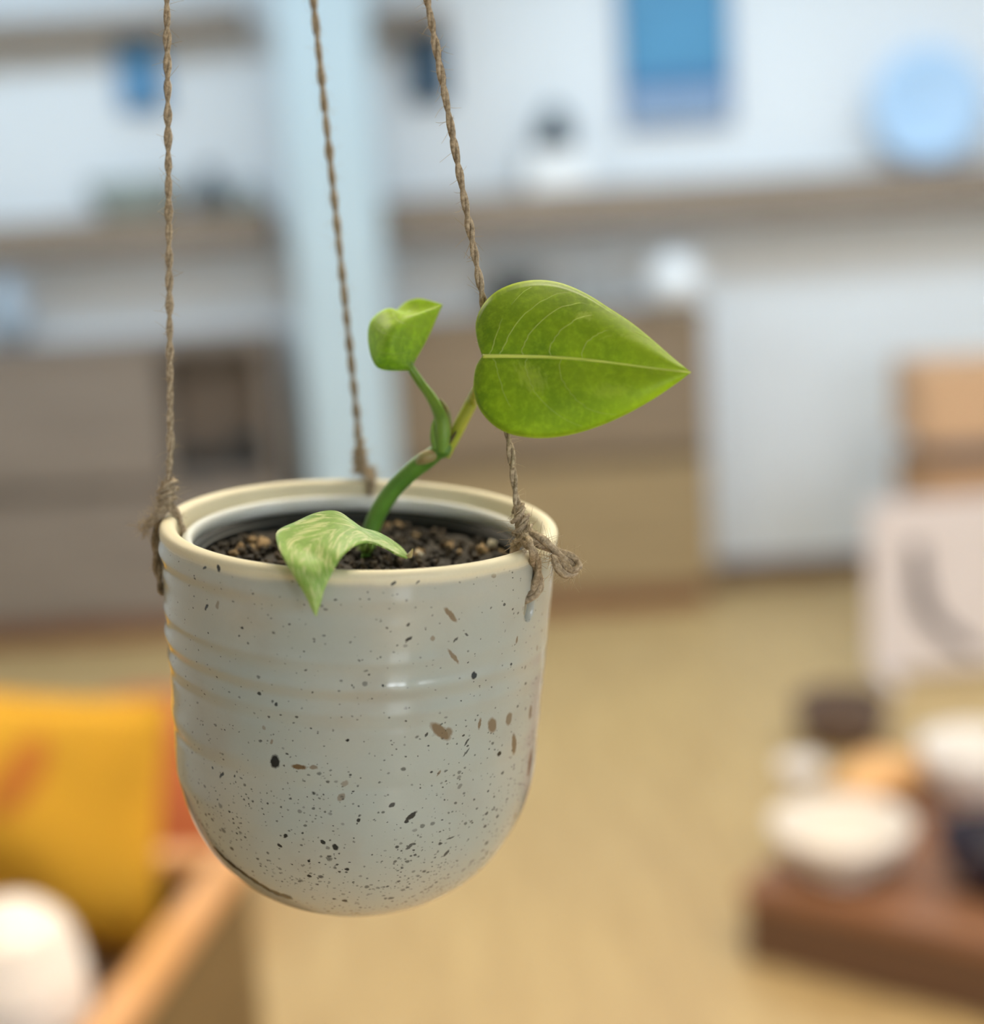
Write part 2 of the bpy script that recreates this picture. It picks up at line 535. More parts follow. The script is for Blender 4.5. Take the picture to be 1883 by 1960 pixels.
# ------------------------------------------------------------------ low cabinets
def cabinet(pxl, pxr, pyt, pxm, yf, label, mats, cubby=False):
    top_m, up_m, low_m = mats
    zt = on_wall(pxm, pyt, yf).z
    xl, xr = on_wall(pxl, 900, yf).x, on_wall(pxr, 900, yf).x
    wd, dp = xr - xl, Y1 - 0.025 - yf
    t = empty('low_cabinet', ((xl + xr) / 2, yf, 0), label, 'cabinet')
    ph = 0.09
    box('plinth', (wd - 0.04, dp - 0.03, ph), (0, 0.03 + (dp - 0.03) / 2, 0), M['plinth'], t, 0.004)
    box('worktop', (wd + 0.02, dp + 0.01, 0.035), (0, (dp - 0.01) / 2, zt - 0.035), top_m, t, 0.004)
    z0, z1 = ph + 0.001, zt - 0.036
    zm = z0 + (z1 - z0) * 0.50
    for s in (-1, 1):
        box('side_board', (0.03, dp - 0.025, z1 - z0), (s * (wd / 2 - 0.015), 0.025 + (dp - 0.025) / 2, z0), up_m, t, 0.003)
    box('back_board', (wd - 0.064, 0.015, z1 - z0), (0, dp - 0.01, z0), up_m, t, 0.002)
    box('middle_board', (wd - 0.064, dp - 0.07, 0.03), (0, 0.03 + (dp - 0.07) / 2, zm - 0.015), up_m, t, 0.003)
    hh = (zm - 0.022) - z0
    wfull = wd
    box('lower_panel', (wfull, 0.022, hh), (0, 0.011, z0), low_m, t, 0.004)
    h2 = z1 - (zm + 0.022)
    if not cubby:
        box('upper_panel', (wfull, 0.022, h2), (0, 0.011, zm + 0.022), up_m, t, 0.004)
    else:
        w1 = wd * 0.73
        box('upper_panel', (w1, 0.022, h2), (-wd / 2 + w1 / 2, 0.011, zm + 0.022), up_m, t, 0.004)
        box('upper_panel', (wd * 0.03, 0.022, h2), (wd / 2 - wd * 0.015, 0.011, zm + 0.022), up_m, t, 0.004)
        box('divider', (0.025, dp - 0.05, h2 - 0.01), (-wd / 2 + w1 - 0.0125, 0.024 + (dp - 0.05) / 2, zm + 0.022), up_m, t, 0.003)
    return t, zt, zm, xl, xr

YF = 5.42
cab_r, ZR, _, rxl, rxr = cabinet(722, 1358, 607, 1000, YF, 'low brown and tan wooden cabinet right of the post', (M['cab_b'], M['cab_b'], M['cab_c']))
cab_l, ZL, zml, lxl, lxr = cabinet(-260, 536, 655, 250, YF, 'low grey-brown wooden cabinet left of the post', (M['cab_a'], M['cab_a'], M['cab_a']), True)
# dark bowls in the cubby
for px, r, hgt, lab in ((372, 0.062, 0.07, 'wide charcoal bowl in the left cabinet opening, nearer its panel'), (462, 0.058, 0.12, 'taller charcoal bowl in the left cabinet opening, nearer the post')):
    p = on_wall(px, 760, YF + 0.13)
    t = empty('charcoal_bowl', (p.x, YF + 0.13, zml + 0.016), lab, 'bowl')
    lathe('bowl', [(0, 0.006), (r * .5, 0.006), (r * .9, hgt * .45), (r, hgt), (r * .93, hgt), (r * .82, hgt * .45), (r * .45, 0.014), (0, 0.014)], M['dark'], t, 40)
    lathe('foot_ring', [(r * .42, 0.0), (r * .5, 0.0), (r * .5, 0.0062), (r * .42, 0.0062)], M['dark'], t, 40, (0, 0, 0), None, True)

# on the right cabinet: a dark tray-like bowl and a white jar
p = on_wall(985, 560, YF + 0.14)
t = empty('dark_dish', (p.x, YF + 0.14, ZR + 0.001), 'dark blue-black dish on the brown cabinet behind the large leaf', 'dish')
dh = on_wall(985, 520, YF + 0.14).z - ZR
lathe('bowl', [(0, 0.01), (0.05, 0.01), (0.085, dh * .5), (0.105, dh), (0.098, dh), (0.078, dh * .5), (0.045, 0.02), (0, 0.02)], M['dark'], t, 40)
lathe('foot', [(0.03, 0), (0.05, 0), (0.045, 0.0102), (0.03, 0.0102)], M['dark'], t, 32, (0, 0, 0), None, True)
p = on_wall(1292, 560, YF + 0.12)
hw = on_wall(1292, 486, YF + 0.12).z - ZR
rw = 0.098
t = empty('white_jar', (p.x, YF + 0.13, ZR + 0.001), 'rounded white jar at the right end of the brown cabinet', 'jar')
lathe('body', [(0, 0), (rw * .75, 0), (rw * .98, hw * .3), (rw, hw * .5), (rw * .85, hw * .74), (rw * .7, hw * .8), (0, hw * .8)], M['whitebox'], t, 48)
lathe('lid', [(rw * .76, hw * .801), (rw * .78, hw * .86), (rw * .4, hw * .94), (rw * .16, hw * .95), (rw * .16, hw), (0, hw)], M['whitebox'], t, 40)
M['steel'] = plain('grey_tin', (0.34, 0.37, 0.39, 1), 0.5, 0.08)
p = on_wall(1130, 560, YF + 0.16)
hb = on_wall(1130, 528, YF + 0.16).z - ZR
t = empty('grey_tin', (p.x, YF + 0.16, ZR + 0.001), 'low grey tin on the brown cabinet between dark dish and white jar', 'tin')
box('body', (0.20, 0.15, hb * 0.72), (0, 0, 0), M['steel'], t, 0.01)
box('lid', (0.21, 0.16, hb * 0.26), (0, 0, hb * 0.725), M['steel'], t, 0.008)
# on the left cabinet
M['bluejar'] = plain('blue_grey_glaze', (0.36, 0.45, 0.55, 1), 0.4, 0.08)
p = on_wall(15, 600, YF + 0.14)
hj = on_wall(15, 528, YF + 0.14).z - ZL
t = empty('blue_grey_vase', (p.x, YF + 0.14, ZL + 0.001), 'blue-grey vase on the left cabinet at the picture edge', 'vase')
lathe('body', [(0, 0), (0.05, 0), (0.075, hj * .35), (0.07, hj * .65), (0.035, hj * .88), (0.04, hj), (0.034, hj), (0.028, hj * .88), (0.05, hj * .6), (0, 0.02)], M['bluejar'], t, 40)
lathe('lip', [(0.038, hj - 0.003), (0.046, hj), (0.044, hj + 0.008), (0.035, hj + 0.006)], M['bluejar'], t, 40, (0, 0, 0), None, True)

# ================================================================== right middle ground
# floor board sign with a grey stroke
M['sign'] = plain('off_white_board', (0.80, 0.74, 0.76, 1), 0.6, 0.03)
M['ink'] = plain('grey_ink', (0.16, 0.14, 0.15, 1), 0.7, 0.05)
YS = 4.45
xl, xr = on_wall(1664, 1150, YS).x, on_wall(2010, 1150, YS).x
zt = on_wall(1800, 955, YS).z
t = empty('floor_sign', ((xl + xr) / 2, YS, 0), 'white standing board with a bent grey stroke, at the right edge', 'sign')
box('board', (xr - xl, 0.018, zt - 0.03), (0, 0, 0.03), M['sign'], t, 0.004)
for s in (-1, 1):
    box('foot', (0.03, 0.20, 0.029), (s * ((xr - xl) / 2 - 0.05), 0.0, 0), M['sign'], t, 0.004)
def stroke(pts, wdt):
    P = [on_wall(a, b, YS - 0.0115) - Vector(((xl + xr) / 2, YS, 0)) for a, b in pts]
    sp = spline([tuple(v) for v in P], 30)
    vs, fs = [], []
    for i, q in enumerate(sp):
        d = sp[min(i + 1, 29)] - sp[max(i - 1, 0)]
        nrm = np.array([-d[2], 0, d[0]]); nrm /= np.linalg.norm(nrm)
        ww = wdt * (1 - 0.35 * abs(2 * i / 29 - 0.8))
        for yy in (0.0, 0.0015):
            vs.append(tuple(q + nrm * ww / 2 + np.array([0, yy, 0])))
            vs.append(tuple(q - nrm * ww / 2 + np.array([0, yy, 0])))
    for i in range(29):
        a, b = i * 4, i * 4 + 4
        fs += [(a, a + 1, b + 1, b), (a + 2, b + 2, b + 3, a + 3), (a, b, b + 2, a + 2), (a + 1, a + 3, b + 3, b + 1)]
    fs += [(0, 2, 3, 1), (116, 117, 119, 118)]
    mesh('painted_stroke', vs, fs, M['ink'], t, False)
stroke([(1752, 1040), (1758, 1110), (1772, 1170), (1812, 1212), (1868, 1250)], 0.062)

# tan boxes stacked behind the board
M['card'] = plain('tan_cardboard', (0.52, 0.31, 0.165, 1), 0.7, 0.06, 8)
M['card2'] = plain('light_tan_cardboard', (0.66, 0.42, 0.25, 1), 0.7, 0.06, 8)
YB = 4.95
xl, xr = on_wall(1762, 800, YB).x, on_wall(1995, 800, YB).x
z1, z2, z3 = on_wall(1850, 884, YB).z, on_wall(1850, 850, YB).z, on_wall(1850, 697, YB).z
cx, wd = (xl + xr) / 2, xr - xl
def carton(loc, size, mat, label):
    t = empty('cardboard_box', loc, label, 'box')
    box('carton', size, (0, 0, 0), mat, t, 0.006)
    for s in (-1, 1):
        box('flap', (size[0] - 0.01, size[1] / 2 - 0.006, 0.005), (0, s * (size[1] / 4), size[2] + 0.0005), mat, t, 0.001)
    box('tape', (size[0] - 0.02, 0.045, 0.0015), (0, 0, size[2] + 0.006), M['card'], t, 0.0)
carton((cx, YB + 0.17, 0), (wd * 0.96, 0.34, z1 - 0.008), M['card'], 'tall tan cardboard box behind the white standing board')
td = box('folded_cloth', (wd * 0.80, 0.30, z2 - z1 - 0.002), (cx - 0.0, YB + 0.155, z1 + 0.0015), M['ink'], None, 0.012)
tag(td, 'dark folded cloth pressed between the two tan boxes', 'cloth')
carton((cx, YB + 0.17, z2 + 0.001), (wd, 0.34, z3 - z2 - 0.008), M['card2'], 'light tan cardboard box on top of the stack behind the board')

# low wooden platform with crockery
M['plat_t'] = wood('red_brown_platform_wood', (0.30, 0.135, 0.065, 1), 0.5, 0, 0.25)
M['plat_f'] = wood('dark_platform_wood', (0.13, 0.065, 0.035, 1), 0.55, 0, 0.25)
A = on_level(1416, 1836, 0.0)
B = on_level(1900, 1962, 0.0)
ang = math.atan2(B.y - A.y, B.x - A.x)
HP = 0.15
LW, LD = 1.15, 0.80
ex, ey = Vector((math.cos(ang), math.sin(ang), 0)), Vector((-math.sin(ang), math.cos(ang), 0))
pc = A + ex * LW / 2 + ey * LD / 2
t = empty('low_platform', (pc.x, pc.y, 0), 'low dark red-brown wooden platform holding white crockery', 'platform', rot=(0, 0, ang))
nb = 5
for i in range(nb):
    wy = LD / nb
    box('plank', (LW, wy - 0.006, 0.03), (0, -LD / 2 + wy * (i + 0.5), HP - 0.03), M['plat_t'], t, 0.004)
box('front_board', (LW - 0.02, 0.025, HP - 0.032), (0, -LD / 2 + 0.02, 0), M['plat_f'], t, 0.004)
box('rear_board', (LW - 0.02, 0.025, HP - 0.032), (0, LD / 2 - 0.02, 0), M['plat_f'], t, 0.004)
for s in (-1, 1):
    box('end_board', (0.025, LD - 0.07, HP - 0.032), (s * (LW / 2 - 0.02), 0, 0), M['plat_f'], t, 0.004)

def bowl(name, px, py, r, h, mat, label, cat='bowl', z=HP):
    p = on_level(px, py, z)
    t = empty(name, (p.x, p.y, z + 0.001), label, cat)
    lathe('bowl', [(0, 0.012), (r * .45, 0.012), (r * .82, h * .42), (r * .97, h * .8), (r, h), (r * .96, h), (r * .90, h * .78), (r * .74, h * .42), (r * .4, 0.022), (0, 0.020)], mat, t, 56)
    lathe('foot_ring', [(r * .40, 0), (r * .48, 0), (r * .47, 0.0125), (r * .40, 0.0125)], mat, t, 48, (0, 0, 0), None, True)
    return t
M['cream'] = plain('cream_white_glaze', (0.76, 0.69, 0.62, 1), 0.35, 0.02)
bowl('serving_bowl', 1612, 1668, 0.135, 0.105, M['cream'], 'large cream white bowl on the front corner of the platform')
bowl('tea_cup', 1536, 1514, 0.052, 0.065, M['white'], 'small white cup behind the large bowl on the platform', 'cup')
M['navyglaze'] = plain('navy_glaze', (0.022, 0.018, 0.035, 1), 0.4, 0.1)
bowl('navy_bowl', 1905, 1700, 0.105, 0.11, M['navyglaze'], 'dark navy bowl at the right edge of the platform')
bowl('mixing_bowl', 1868, 1550, 0.115, 0.15, M['white'], 'deep white bowl behind the navy bowl')

def lump(name, c, sx, sy, sz, mat, label, cat, seed=0, rot=0.0, fold=0.12):
    vs, fs = [], []
    nu, nv = 48, 24
    for j in range(nv + 1):
        v = PI * j / nv
        for i in range(nu):
            u = 2 * PI * i / nu
            k = 1 + fold * math.sin(3 * u + seed) * math.sin(v) + fold * 0.6 * math.sin(5 * u + 2.1 * seed + 2 * v)
            x, y, z = math.sin(v) * math.cos(u) * k, math.sin(v) * math.sin(u) * k, math.cos(v)
            z = max(z, -0.55) + fold * 0.8 * math.sin(4 * x + seed) * max(0, z)
            vs.append((c[0] + (x * sx) * math.cos(rot) - (y * sy) * math.sin(rot),
                       c[1] + (x * sx) * math.sin(rot) + (y * sy) * math.cos(rot), c[2] + (z + 0.55) * sz))
    for j in range(nv):
        for i in range(nu):
            i2 = (i + 1) % nu
            fs.append((j * nu + i, (j + 1) * nu + i, (j + 1) * nu + i2, j * nu + i2))
    return tag(mesh(name, vs, fs, mat), label, cat)
M['apricot'] = plain('apricot_linen', (0.78, 0.44, 0.19, 1), 0.85, 0.08, 10, 0.002)
p = on_level(1690, 1520, HP)
lump('linen_napkin', (p.x, p.y, HP + 0.001), 0.125, 0.075, 0.055, M['apricot'], 'crumpled apricot cloth napkin between the white bowls', 'napkin', 2, 0.45)
M['umber'] = plain('dark_umber_weave', (0.17, 0.115, 0.09, 1), 0.8, 0.15, 25, 0.002)
p = on_level(1612, 1420, 0.0)
tw = empty('woven_basket', (p.x, p.y, 0), 'dark brown low basket on the floor behind the platform', 'basket')
lathe('basket', [(0, 0), (0.085, 0), (0.115, 0.05), (0.12, 0.11), (0.112, 0.11), (0.105, 0.05), (0.078, 0.01), (0, 0.01)], M['umber'], tw, 48)
lathe('rim_band', [(0.110, 0.106), (0.125, 0.108), (0.125, 0.122), (0.110, 0.122)], M['umber'], tw, 48, (0, 0, 0), None, True)

# ================================================================== left foreground: open crate with a mustard cushion
ZT = 0.55
Nn = on_level(40, 2230, ZT)
Ff = on_level(482, 1618, ZT)
dirv = (Ff - Nn); dirv.z = 0
CL = dirv.length
ca = math.atan2(dirv.y, dirv.x)            # along the right wall of the crate
ex, ey = Vector((math.cos(ca), math.sin(ca), 0)), Vector((-math.sin(ca), math.cos(ca), 0))
CWD = 0.76
M['crate'] = wood('orange_crate_wood', (0.70, 0.37, 0.15, 1), 0.5, 0, 0.15)
M['crate_shaded'] = wood('shaded_crate_wood', (0.19, 0.115, 0.04, 1), 0.55, 0, 0.15)  # side planks: shade of this face put into the wood colour
cc = Nn + ex * CL / 2 + ey * CWD / 2
t = empty('wooden_crate', (cc.x, cc.y, 0), 'tall open wooden crate with a pale orange rail, at lower left', 'crate', rot=(0, 0, ca))
TH = 0.05
for s in (-1, 1):
    box('top_rail', (CL, TH, 0.035), (0, s * (CWD / 2 - TH / 2), ZT - 0.035), M['crate'], t, 0.006)
    box('end_rail', (TH, CWD - 2 * TH - 0.004, 0.035), (s * (CL / 2 - TH / 2), 0, ZT - 0.035), M['crate'], t, 0.006)
    for k in range(3):
        hz = (ZT - 0.04) / 3
        box('side_plank', (CL - 0.004, TH - 0.012, hz - 0.004), (0, s * (CWD / 2 - TH / 2), hz * k), M['crate_shaded'], t, 0.003)
        box('end_plank', (TH - 0.012, CWD - 2 * TH - 0.004, hz - 0.004), (s * (CL / 2 - TH / 2), 0, hz * k), M['crate_shaded'], t, 0.003)
ZB = 0.43
box('inner_floor', (CL - 2 * TH - 0.004, CWD - 2 * TH - 0.004, 0.015), (0, 0, ZB - 0.015), M['base'], t, 0.002)

def cushion_mat():
    k = NT('mustard_print_fabric')
    v = k.coord('Object')
    n = k.noise(v, 7, 3)
    c = k.mix(k.ramp(n, 0.3, 0.7), (0.80, 0.42, 0.025, 1), (0.62, 0.33, 0.02, 1))
    ln = k.n('ShaderNodeVectorMath', operation='LENGTH')
    mp = k.n('ShaderNodeMapping')
    mp.vector_type = 'TEXTURE'
    mp.inputs['Location'].default_value = (0.10, 0, 0.27)
    mp.inputs['Rotation'].default_value = (0, 0.5, 0)
    mp.inputs['Scale'].default_value = (0.035, 1000, 0.075)
    tc = k.n('ShaderNodeTexCoord')
    k.l(tc.outputs['Object'], mp.inputs['Vector'])
    k.l(mp.outputs[0], ln.inputs[0])
    d = k.math('ADD', ln.outputs['Value'], k.math('MULTIPLY', n, 0.6))
    inv = k.math('SUBTRACT', 1.0, k.ramp(d, 0.9, 1.35))
    c = k.mix(k.math('MULTIPLY', inv, 0.85), c, (0.52, 0.15, 0.02, 1))
    k.l(c, k.b.inputs['Base Color'])
    k.b.inputs['Roughness'].default_value = 0.85
    k.bump(k.noise(v, 300, 2), 0.2, 0.001)
    return k.m
M['mustard'] = cushion_mat()
M['rust'] = plain('rust_fabric', (0.50, 0.13, 0.045, 1), 0.85, 0.1, 12)

def cushion(name, c, w, h, th, mat, label, rotz, lean, roll=0.0):
    """pillow standing on its edge: square with pinched corners, piping as its own part"""
    t = empty(name, c, label, 'cushion', rot=(lean, roll, rotz))
    vs, fs, n = [], [], 28
    def prof(u, v):
        pu = math.copysign(abs(u) * (1 - 0.05 * (1 - v * v)), u)
        pv = math.copysign(abs(v) * (1 - 0.10 * (1 - u * u)), v)
        return pu, pv
    for s in (-1, 1):
        for j in range(n + 1):
            for i in range(n + 1):
                u, v = 2 * i / n - 1, 2 * j / n - 1
                pu, pv = prof(u, v)
                b = (max(0, 1 - u**2) * max(0, 1 - v**2)) ** 0.42
                b *= 1 + 0.10 * math.sin(5 * u + 3 * v)
                vs.append((pu * w / 2, s * (b * th / 2 + 0.001), (pv + 1) * h / 2))
    N = (n + 1) ** 2
    for s in (0, 1):
        for j in range(n):
            for i in range(n):
                a = s * N + j * (n + 1) + i
                q = (a, a + 1, a + n + 2, a + n + 1)
                fs.append(q if s == 0 else q[::-1])
    mesh('cover', vs, fs, mat, t)
    ring = [prof(-1 + 2 * k / 20, -1) for k in range(20)] + [prof(1, -1 + 2 * k / 20) for k in range(20)] + [prof(1 - 2 * k / 20, 1) for k in range(20)] + [prof(-1, 1 - 2 * k / 20) for k in range(21)]
    tv, tf = tube_geo(np.array([(a * w / 2, 0, (b + 1) * h / 2) for a, b in ring]), 0.004, 8)
    mesh('piping', tv, tf, mat, t)
    return t
q = cc + ex * (CL / 2 - TH - 0.085) - ey * (CWD / 2 - TH - 0.340)
cushion('throw_cushion', (q.x, q.y, ZB + 0.041), 0.58, 0.38, 0.13, M['mustard'], 'mustard yellow cushion with an orange patch standing in the crate', ca - PI / 2, math.radians(-2), math.radians(7.0))
q = on_level(262, 1400, 0.38)
tpf = empty('floor_pouf', (q.x, q.y, 0), 'round rust red pouf on the floor behind the mustard cushion', 'pouf')
pr2, ph2 = 0.19, 0.43
lathe('seat', [(0, 0.0), (pr2 * .9, 0.0), (pr2, 0.03), (pr2 * 1.05, ph2 * .5), (pr2, ph2 - 0.04), (pr2 * .88, ph2 - 0.008), (pr2 * .4, ph2), (0, ph2)], M['rust'], tpf, 48)
lathe('piping', [(pr2 * .985, ph2 - 0.040), (pr2 * 1.02, ph2 - 0.034), (pr2 * 1.0, ph2 - 0.026), (pr2 * .96, ph2 - 0.030)], M['rust'], tpf, 48, (0, 0, 0), None, True)
p = on_level(70, 1850, 0.60) + ey * 0.032
t = empty('white_jar', (p.x, p.y, ZB + 0.001), 'rounded cream white jar in the crate at the lower left corner', 'jar')
rj, hj = 0.088, 0.25
M['creamjar'] = plain('cream_jar_glaze', (0.86, 0.76, 0.68, 1), 0.4, 0.02)
lathe('body', [(0, 0), (rj * .8, 0), (rj * .98, hj * .15), (rj, hj * .5), (rj * .97, hj * .66), (rj * .90, hj * .75), (0, hj * .75)], M['creamjar'], t, 48)
lathe('lid', [(rj * .88, hj * .752), (rj * .90, hj * .78), (rj * .78, hj * .87), (rj * .5, hj * .96), (rj * .2, hj), (0, hj)], M['creamjar'], t, 40)

# ================================================================== the hanging planter
TILT, LEAN, DC = math.radians(13.3), math.radians(1.9), 0.4725
RIM, HP_, ZCYL, PA, PB, TAPER = 0.0596, 0.1213, 0.067, 2.44, 2.14, 0.00375
potx = RT * math.cos(LEAN) - UP * math.sin(LEAN)
potz = (RT * math.sin(LEAN) + UP * math.cos(LEAN)) * math.cos(TILT) - FWD * math.sin(TILT)
poty = potz.cross(potx)
potC = at(690.5, 994.5, DC)
PM = Matrix(((potx.x, poty.x, potz.x, potC.x), (potx.y, poty.y, potz.y, potC.y), (potx.z, poty.z, potz.z, potC.z), (0, 0, 0, 1)))
PMI = PM.inverted()
def loc_pot(phi_deg, r, z):      # phi measured from the side facing the lens, towards the right
    a = math.radians(phi_deg)
    return PM @ Vector((r * math.sin(a), -r * math.cos(a), z))

RINGS = [(-0.0085, 0.00085, 0.0024), (-0.0155, 0.00022, 0.0022), (-0.0262, 0.00055, 0.0017), (-0.0338, 0.00100, 0.0019), (-0.0375, -0.00030, 0.0012),
         (-0.0415, 0.00050, 0.0016), (-0.0455, -0.00022, 0.0012), (-0.0585, 0.00040, 0.0030), (-0.0635, -0.00030, 0.0015), (-0.078, 0.0003, 0.003)]
def outer_r(z):
    if z >= -ZCYL:
        return RIM - TAPER * (-z / ZCYL)
    s = min(1.0, ((-z - ZCYL) / (HP_ - ZCYL)))
    q = math.asin(min(1, s ** (PB / 2)))
    return (RIM - TAPER) * max(0.0, math.cos(q)) ** (2 / PA)

def make_pot():
    prof = []                                     # (r, z, ring weight)
    TW = 0.0049
    for k in range(13):                           # rounded lip
        a = PI - PI * k / 12
        prof.append((RIM - TW / 2 - 0.0001 - math.cos(PI - a) * TW / 2 * 1.0, -0.0021 + 0.0021 * math.sin(a), 0))
    prof = sorted(prof, key=lambda q: q[0])
    for k in range(1, 100):
        z = -0.0021 - (ZCYL - 0.0021) * k / 99
        prof.append((outer_r(z), z, 1))
    for k in range(1, 61):
        q = PI / 2 * k / 60
        s = math.sin(q) ** (2 / PB)
        prof.append(((RIM - TAPER) * max(0.0, math.cos(q)) ** (2 / PA), -ZCYL - (HP_ - ZCYL) * s, 0.8))
    inner = []
    for k in range(0, 41):                        # inner face, from the bottom up
        q = PI / 2 * (1 - k / 40)
        s = math.sin(q) ** (2 / PB)
        inner.append(((RIM - TAPER - TW) * max(0.0, math.cos(q)) ** (2 / PA), -ZCYL - (HP_ - 0.006 - ZCYL) * s, 0))
    for k in range(1, 30):
        z = -ZCYL + (ZCYL - 0.0021) * k / 30
        inner.append((outer_r(z) - TW, z, 0))
    prof = prof + inner
    seg = 288
    n = len(prof)
    vs, fs, uvs = [], [], []
    for i in range(seg):
        a = 2 * PI * i / seg
        for r, z, wgt in prof:
            rr = r
            if wgt:
                zz = z + 0.0009 * math.sin(a * 1 + 0.6) + 0.0004 * math.sin(3 * a)
                d = sum(A * math.exp(-((zz - c) / s) ** 2) for c, A, s in RINGS)
                rr += wgt * d * (0.62 - 0.38 * math.cos(a) + 0.22 * math.sin(2 * a + 60 * z))
                rr += 0.00012 * noise1(a * 3 + z * 90, 1.3) * min(1, r / 0.03)
            vs.append((rr * math.cos(a), rr * math.sin(a), z))
    for i in range(seg):
        j = (i + 1) % seg
        for k in range(n):
            k2 = (k + 1) % n
            fs.append((i * n + k, j * n + k, j * n + k2, i * n + k2))
            a0, a1 = 2 * PI * i / seg, 2 * PI * (i + 1) / seg
            for aa, kk in ((a0, k), (a1, k), (a1, k2), (a0, k2)):
                ph = aa - 1.5 * PI                 # zero on the side facing the lens
                if i < seg / 4:
                    ph += 2 * PI
                uvs.append((ph * 0.058, prof[kk][1]))
    return vs, fs, uvs

pv, pf, puv = make_pot()
bvh = BVHTree.FromPolygons([PM @ Vector(v) for v in pv], pf)
def pot_hit(px, py, off=0.0):
    d = ray(px, py).normalized()
    h, nrm, i, dist = bvh.ray_cast(EYE, d)
    if h is None:
        return None
    if nrm.dot(d) > 0:
        nrm = -nrm
    return h + nrm * off
def pot_uv(px, py):
    q = PMI @ pot_hit(px, py)
    return (math.atan2(q.x, -q.y) * 0.058, q.z)

# flecks fired into the glaze: pixel, half length, half width (mm), angle, strength, colour 0 dark / 1 brown
FLECKS = [
    (526, 1458, 2.3, 1.6, 80, 1.0, 0), (572, 1468, 2.2, 0.75, 0, .85, 1), (600, 1469, 1.2, 0.6, 0, .6, 1), (907, 1293, 1.15, 1.15, 0, 1.0, 0),
    (843, 1400, 4.2, 1.5, -42, .75, 1), (856, 1404, 1.6, 1.8, -40, .65, 1), (942, 1388, 2.5, 1.7, -65, .7, 1), (918, 1385, 1.7, 0.55, 85, .7, 1), (974, 1376, 2.0, 1.6, 90, .65, 1), (984, 1425, 3.6, 1.3, -75, .75, 1), (1014, 1460, 4.2, 1.6, 80, .85, 1),
    (1015, 1363, 2.3, 1.2, -85, .7, 1), (955, 1443, 1.1, 0.8, 0, .9, 0), (862, 1177, 3.0, 0.75, -50, .7, 1), (868, 1257, 3.0, 0.55, -52, .65, 1), (1051, 1165, 4.0, 1.4, 82, .8, 1),
    (418, 1088, 1.2, 0.65, -75, .9, 0), (392, 1087, 1.0, 0.4, 35, .8, 0), (395, 1162, 1.5, 0.5, 50, .9, 0), (416, 1158, 1.2, 0.6, 80, .45, 1), (782, 1223, 1.25, 0.5, 30, .9, 0), (781, 1196, .7, .5, 40, .8, 0), (753, 1117, 1.0, 0.45, 40, .8, 0), (800, 1114, .8, .35, 50, .7, 0),
    (828, 1222, .75, .75, 0, .5, 1), (872, 1224, 1.1, 0.4, 45, .7, 0), (893, 1214, .8, .35, -30, .7, 0), (698, 1309, .8, .8, 0, .45, 0), (732, 1313, .45, .45, 0, .8, 0), (665, 1417, .55, .55, 0, .9, 0), (424, 1484, 1.6, 0.5, 50, .85, 0), (529, 1348, .7, .5, 80, .8, 0),
    (787, 1562, 2.4, 0.85, 35, 1.0, 0), (778, 1572, .8, .7, 0, 1.0, 0), (750, 1541, 1.2, .7, 25, .85, 0), (642, 1622, 1.3, 1.0, -60, 1.0, 0), (618, 1612, 1.0, .6, -40, .9, 0), (546, 1600, .9, .6, 40, .95, 0), (535, 1618, .9, .7, -30, .85, 0), (592, 1677, .9, .6, -10, 1.0, 0), (664, 1664, .9, .6, 0, 1.0, 0), (659, 1724, 1.2, .65, 0, 1.0, 0), (591, 1648, .6, .6, 0, .9, 0),
    (660, 1500, 1.2, .8, 50, .4, 1), (653, 1526, 1.4, .9, 50, .5, 1), (686, 1570, .6, .6, 0, .85, 0), (784, 1620, 1.5, .7, 40, .7, 0), (854, 1633, 1.4, .6, 50, .75, 0), (862, 1604, 1.6, .3, 8, .7, 0), (893, 1420, 1.4, .35, 50, .75, 0), (892, 1440, 1.8, .35, 40, .65, 0), (985, 1562, 1.1, .7, 80, .6, 1), (808, 1581, .9, .7, 0, .55, 0),
    (945, 1102, .9, .7, 0, .45, 1), (965, 1157, .6, .4, 0, .7, 0), (989, 1225, 1.2, .45, 75, .7, 1), (978, 1271, .6, .45, 0, .8, 0), (1005, 1277, .8, .4, 80, .6, 0), (1028, 1240, 1.0, .5, 85, .6, 1), (1045, 1237, 1.1, .5, 85, .6, 1), (840, 1480, .9, .4, 60, .6, 1), (880, 1505, 1.1, .7, 40, .4, 0),
    (816, 1406, .7, .5, 60, .8, 0), (568, 1372, .5, .4, 0, .7, 0), (520, 1420, .8, .45, 80, .5, 1), (505, 1393, .6, .5, 0, .4, 1),
]
# long fired crack near the foot
CRACK = [(412, 1624), (432, 1645), (455, 1663), (478, 1680), (500, 1694), (520, 1706), (540, 1714), (556, 1718)]

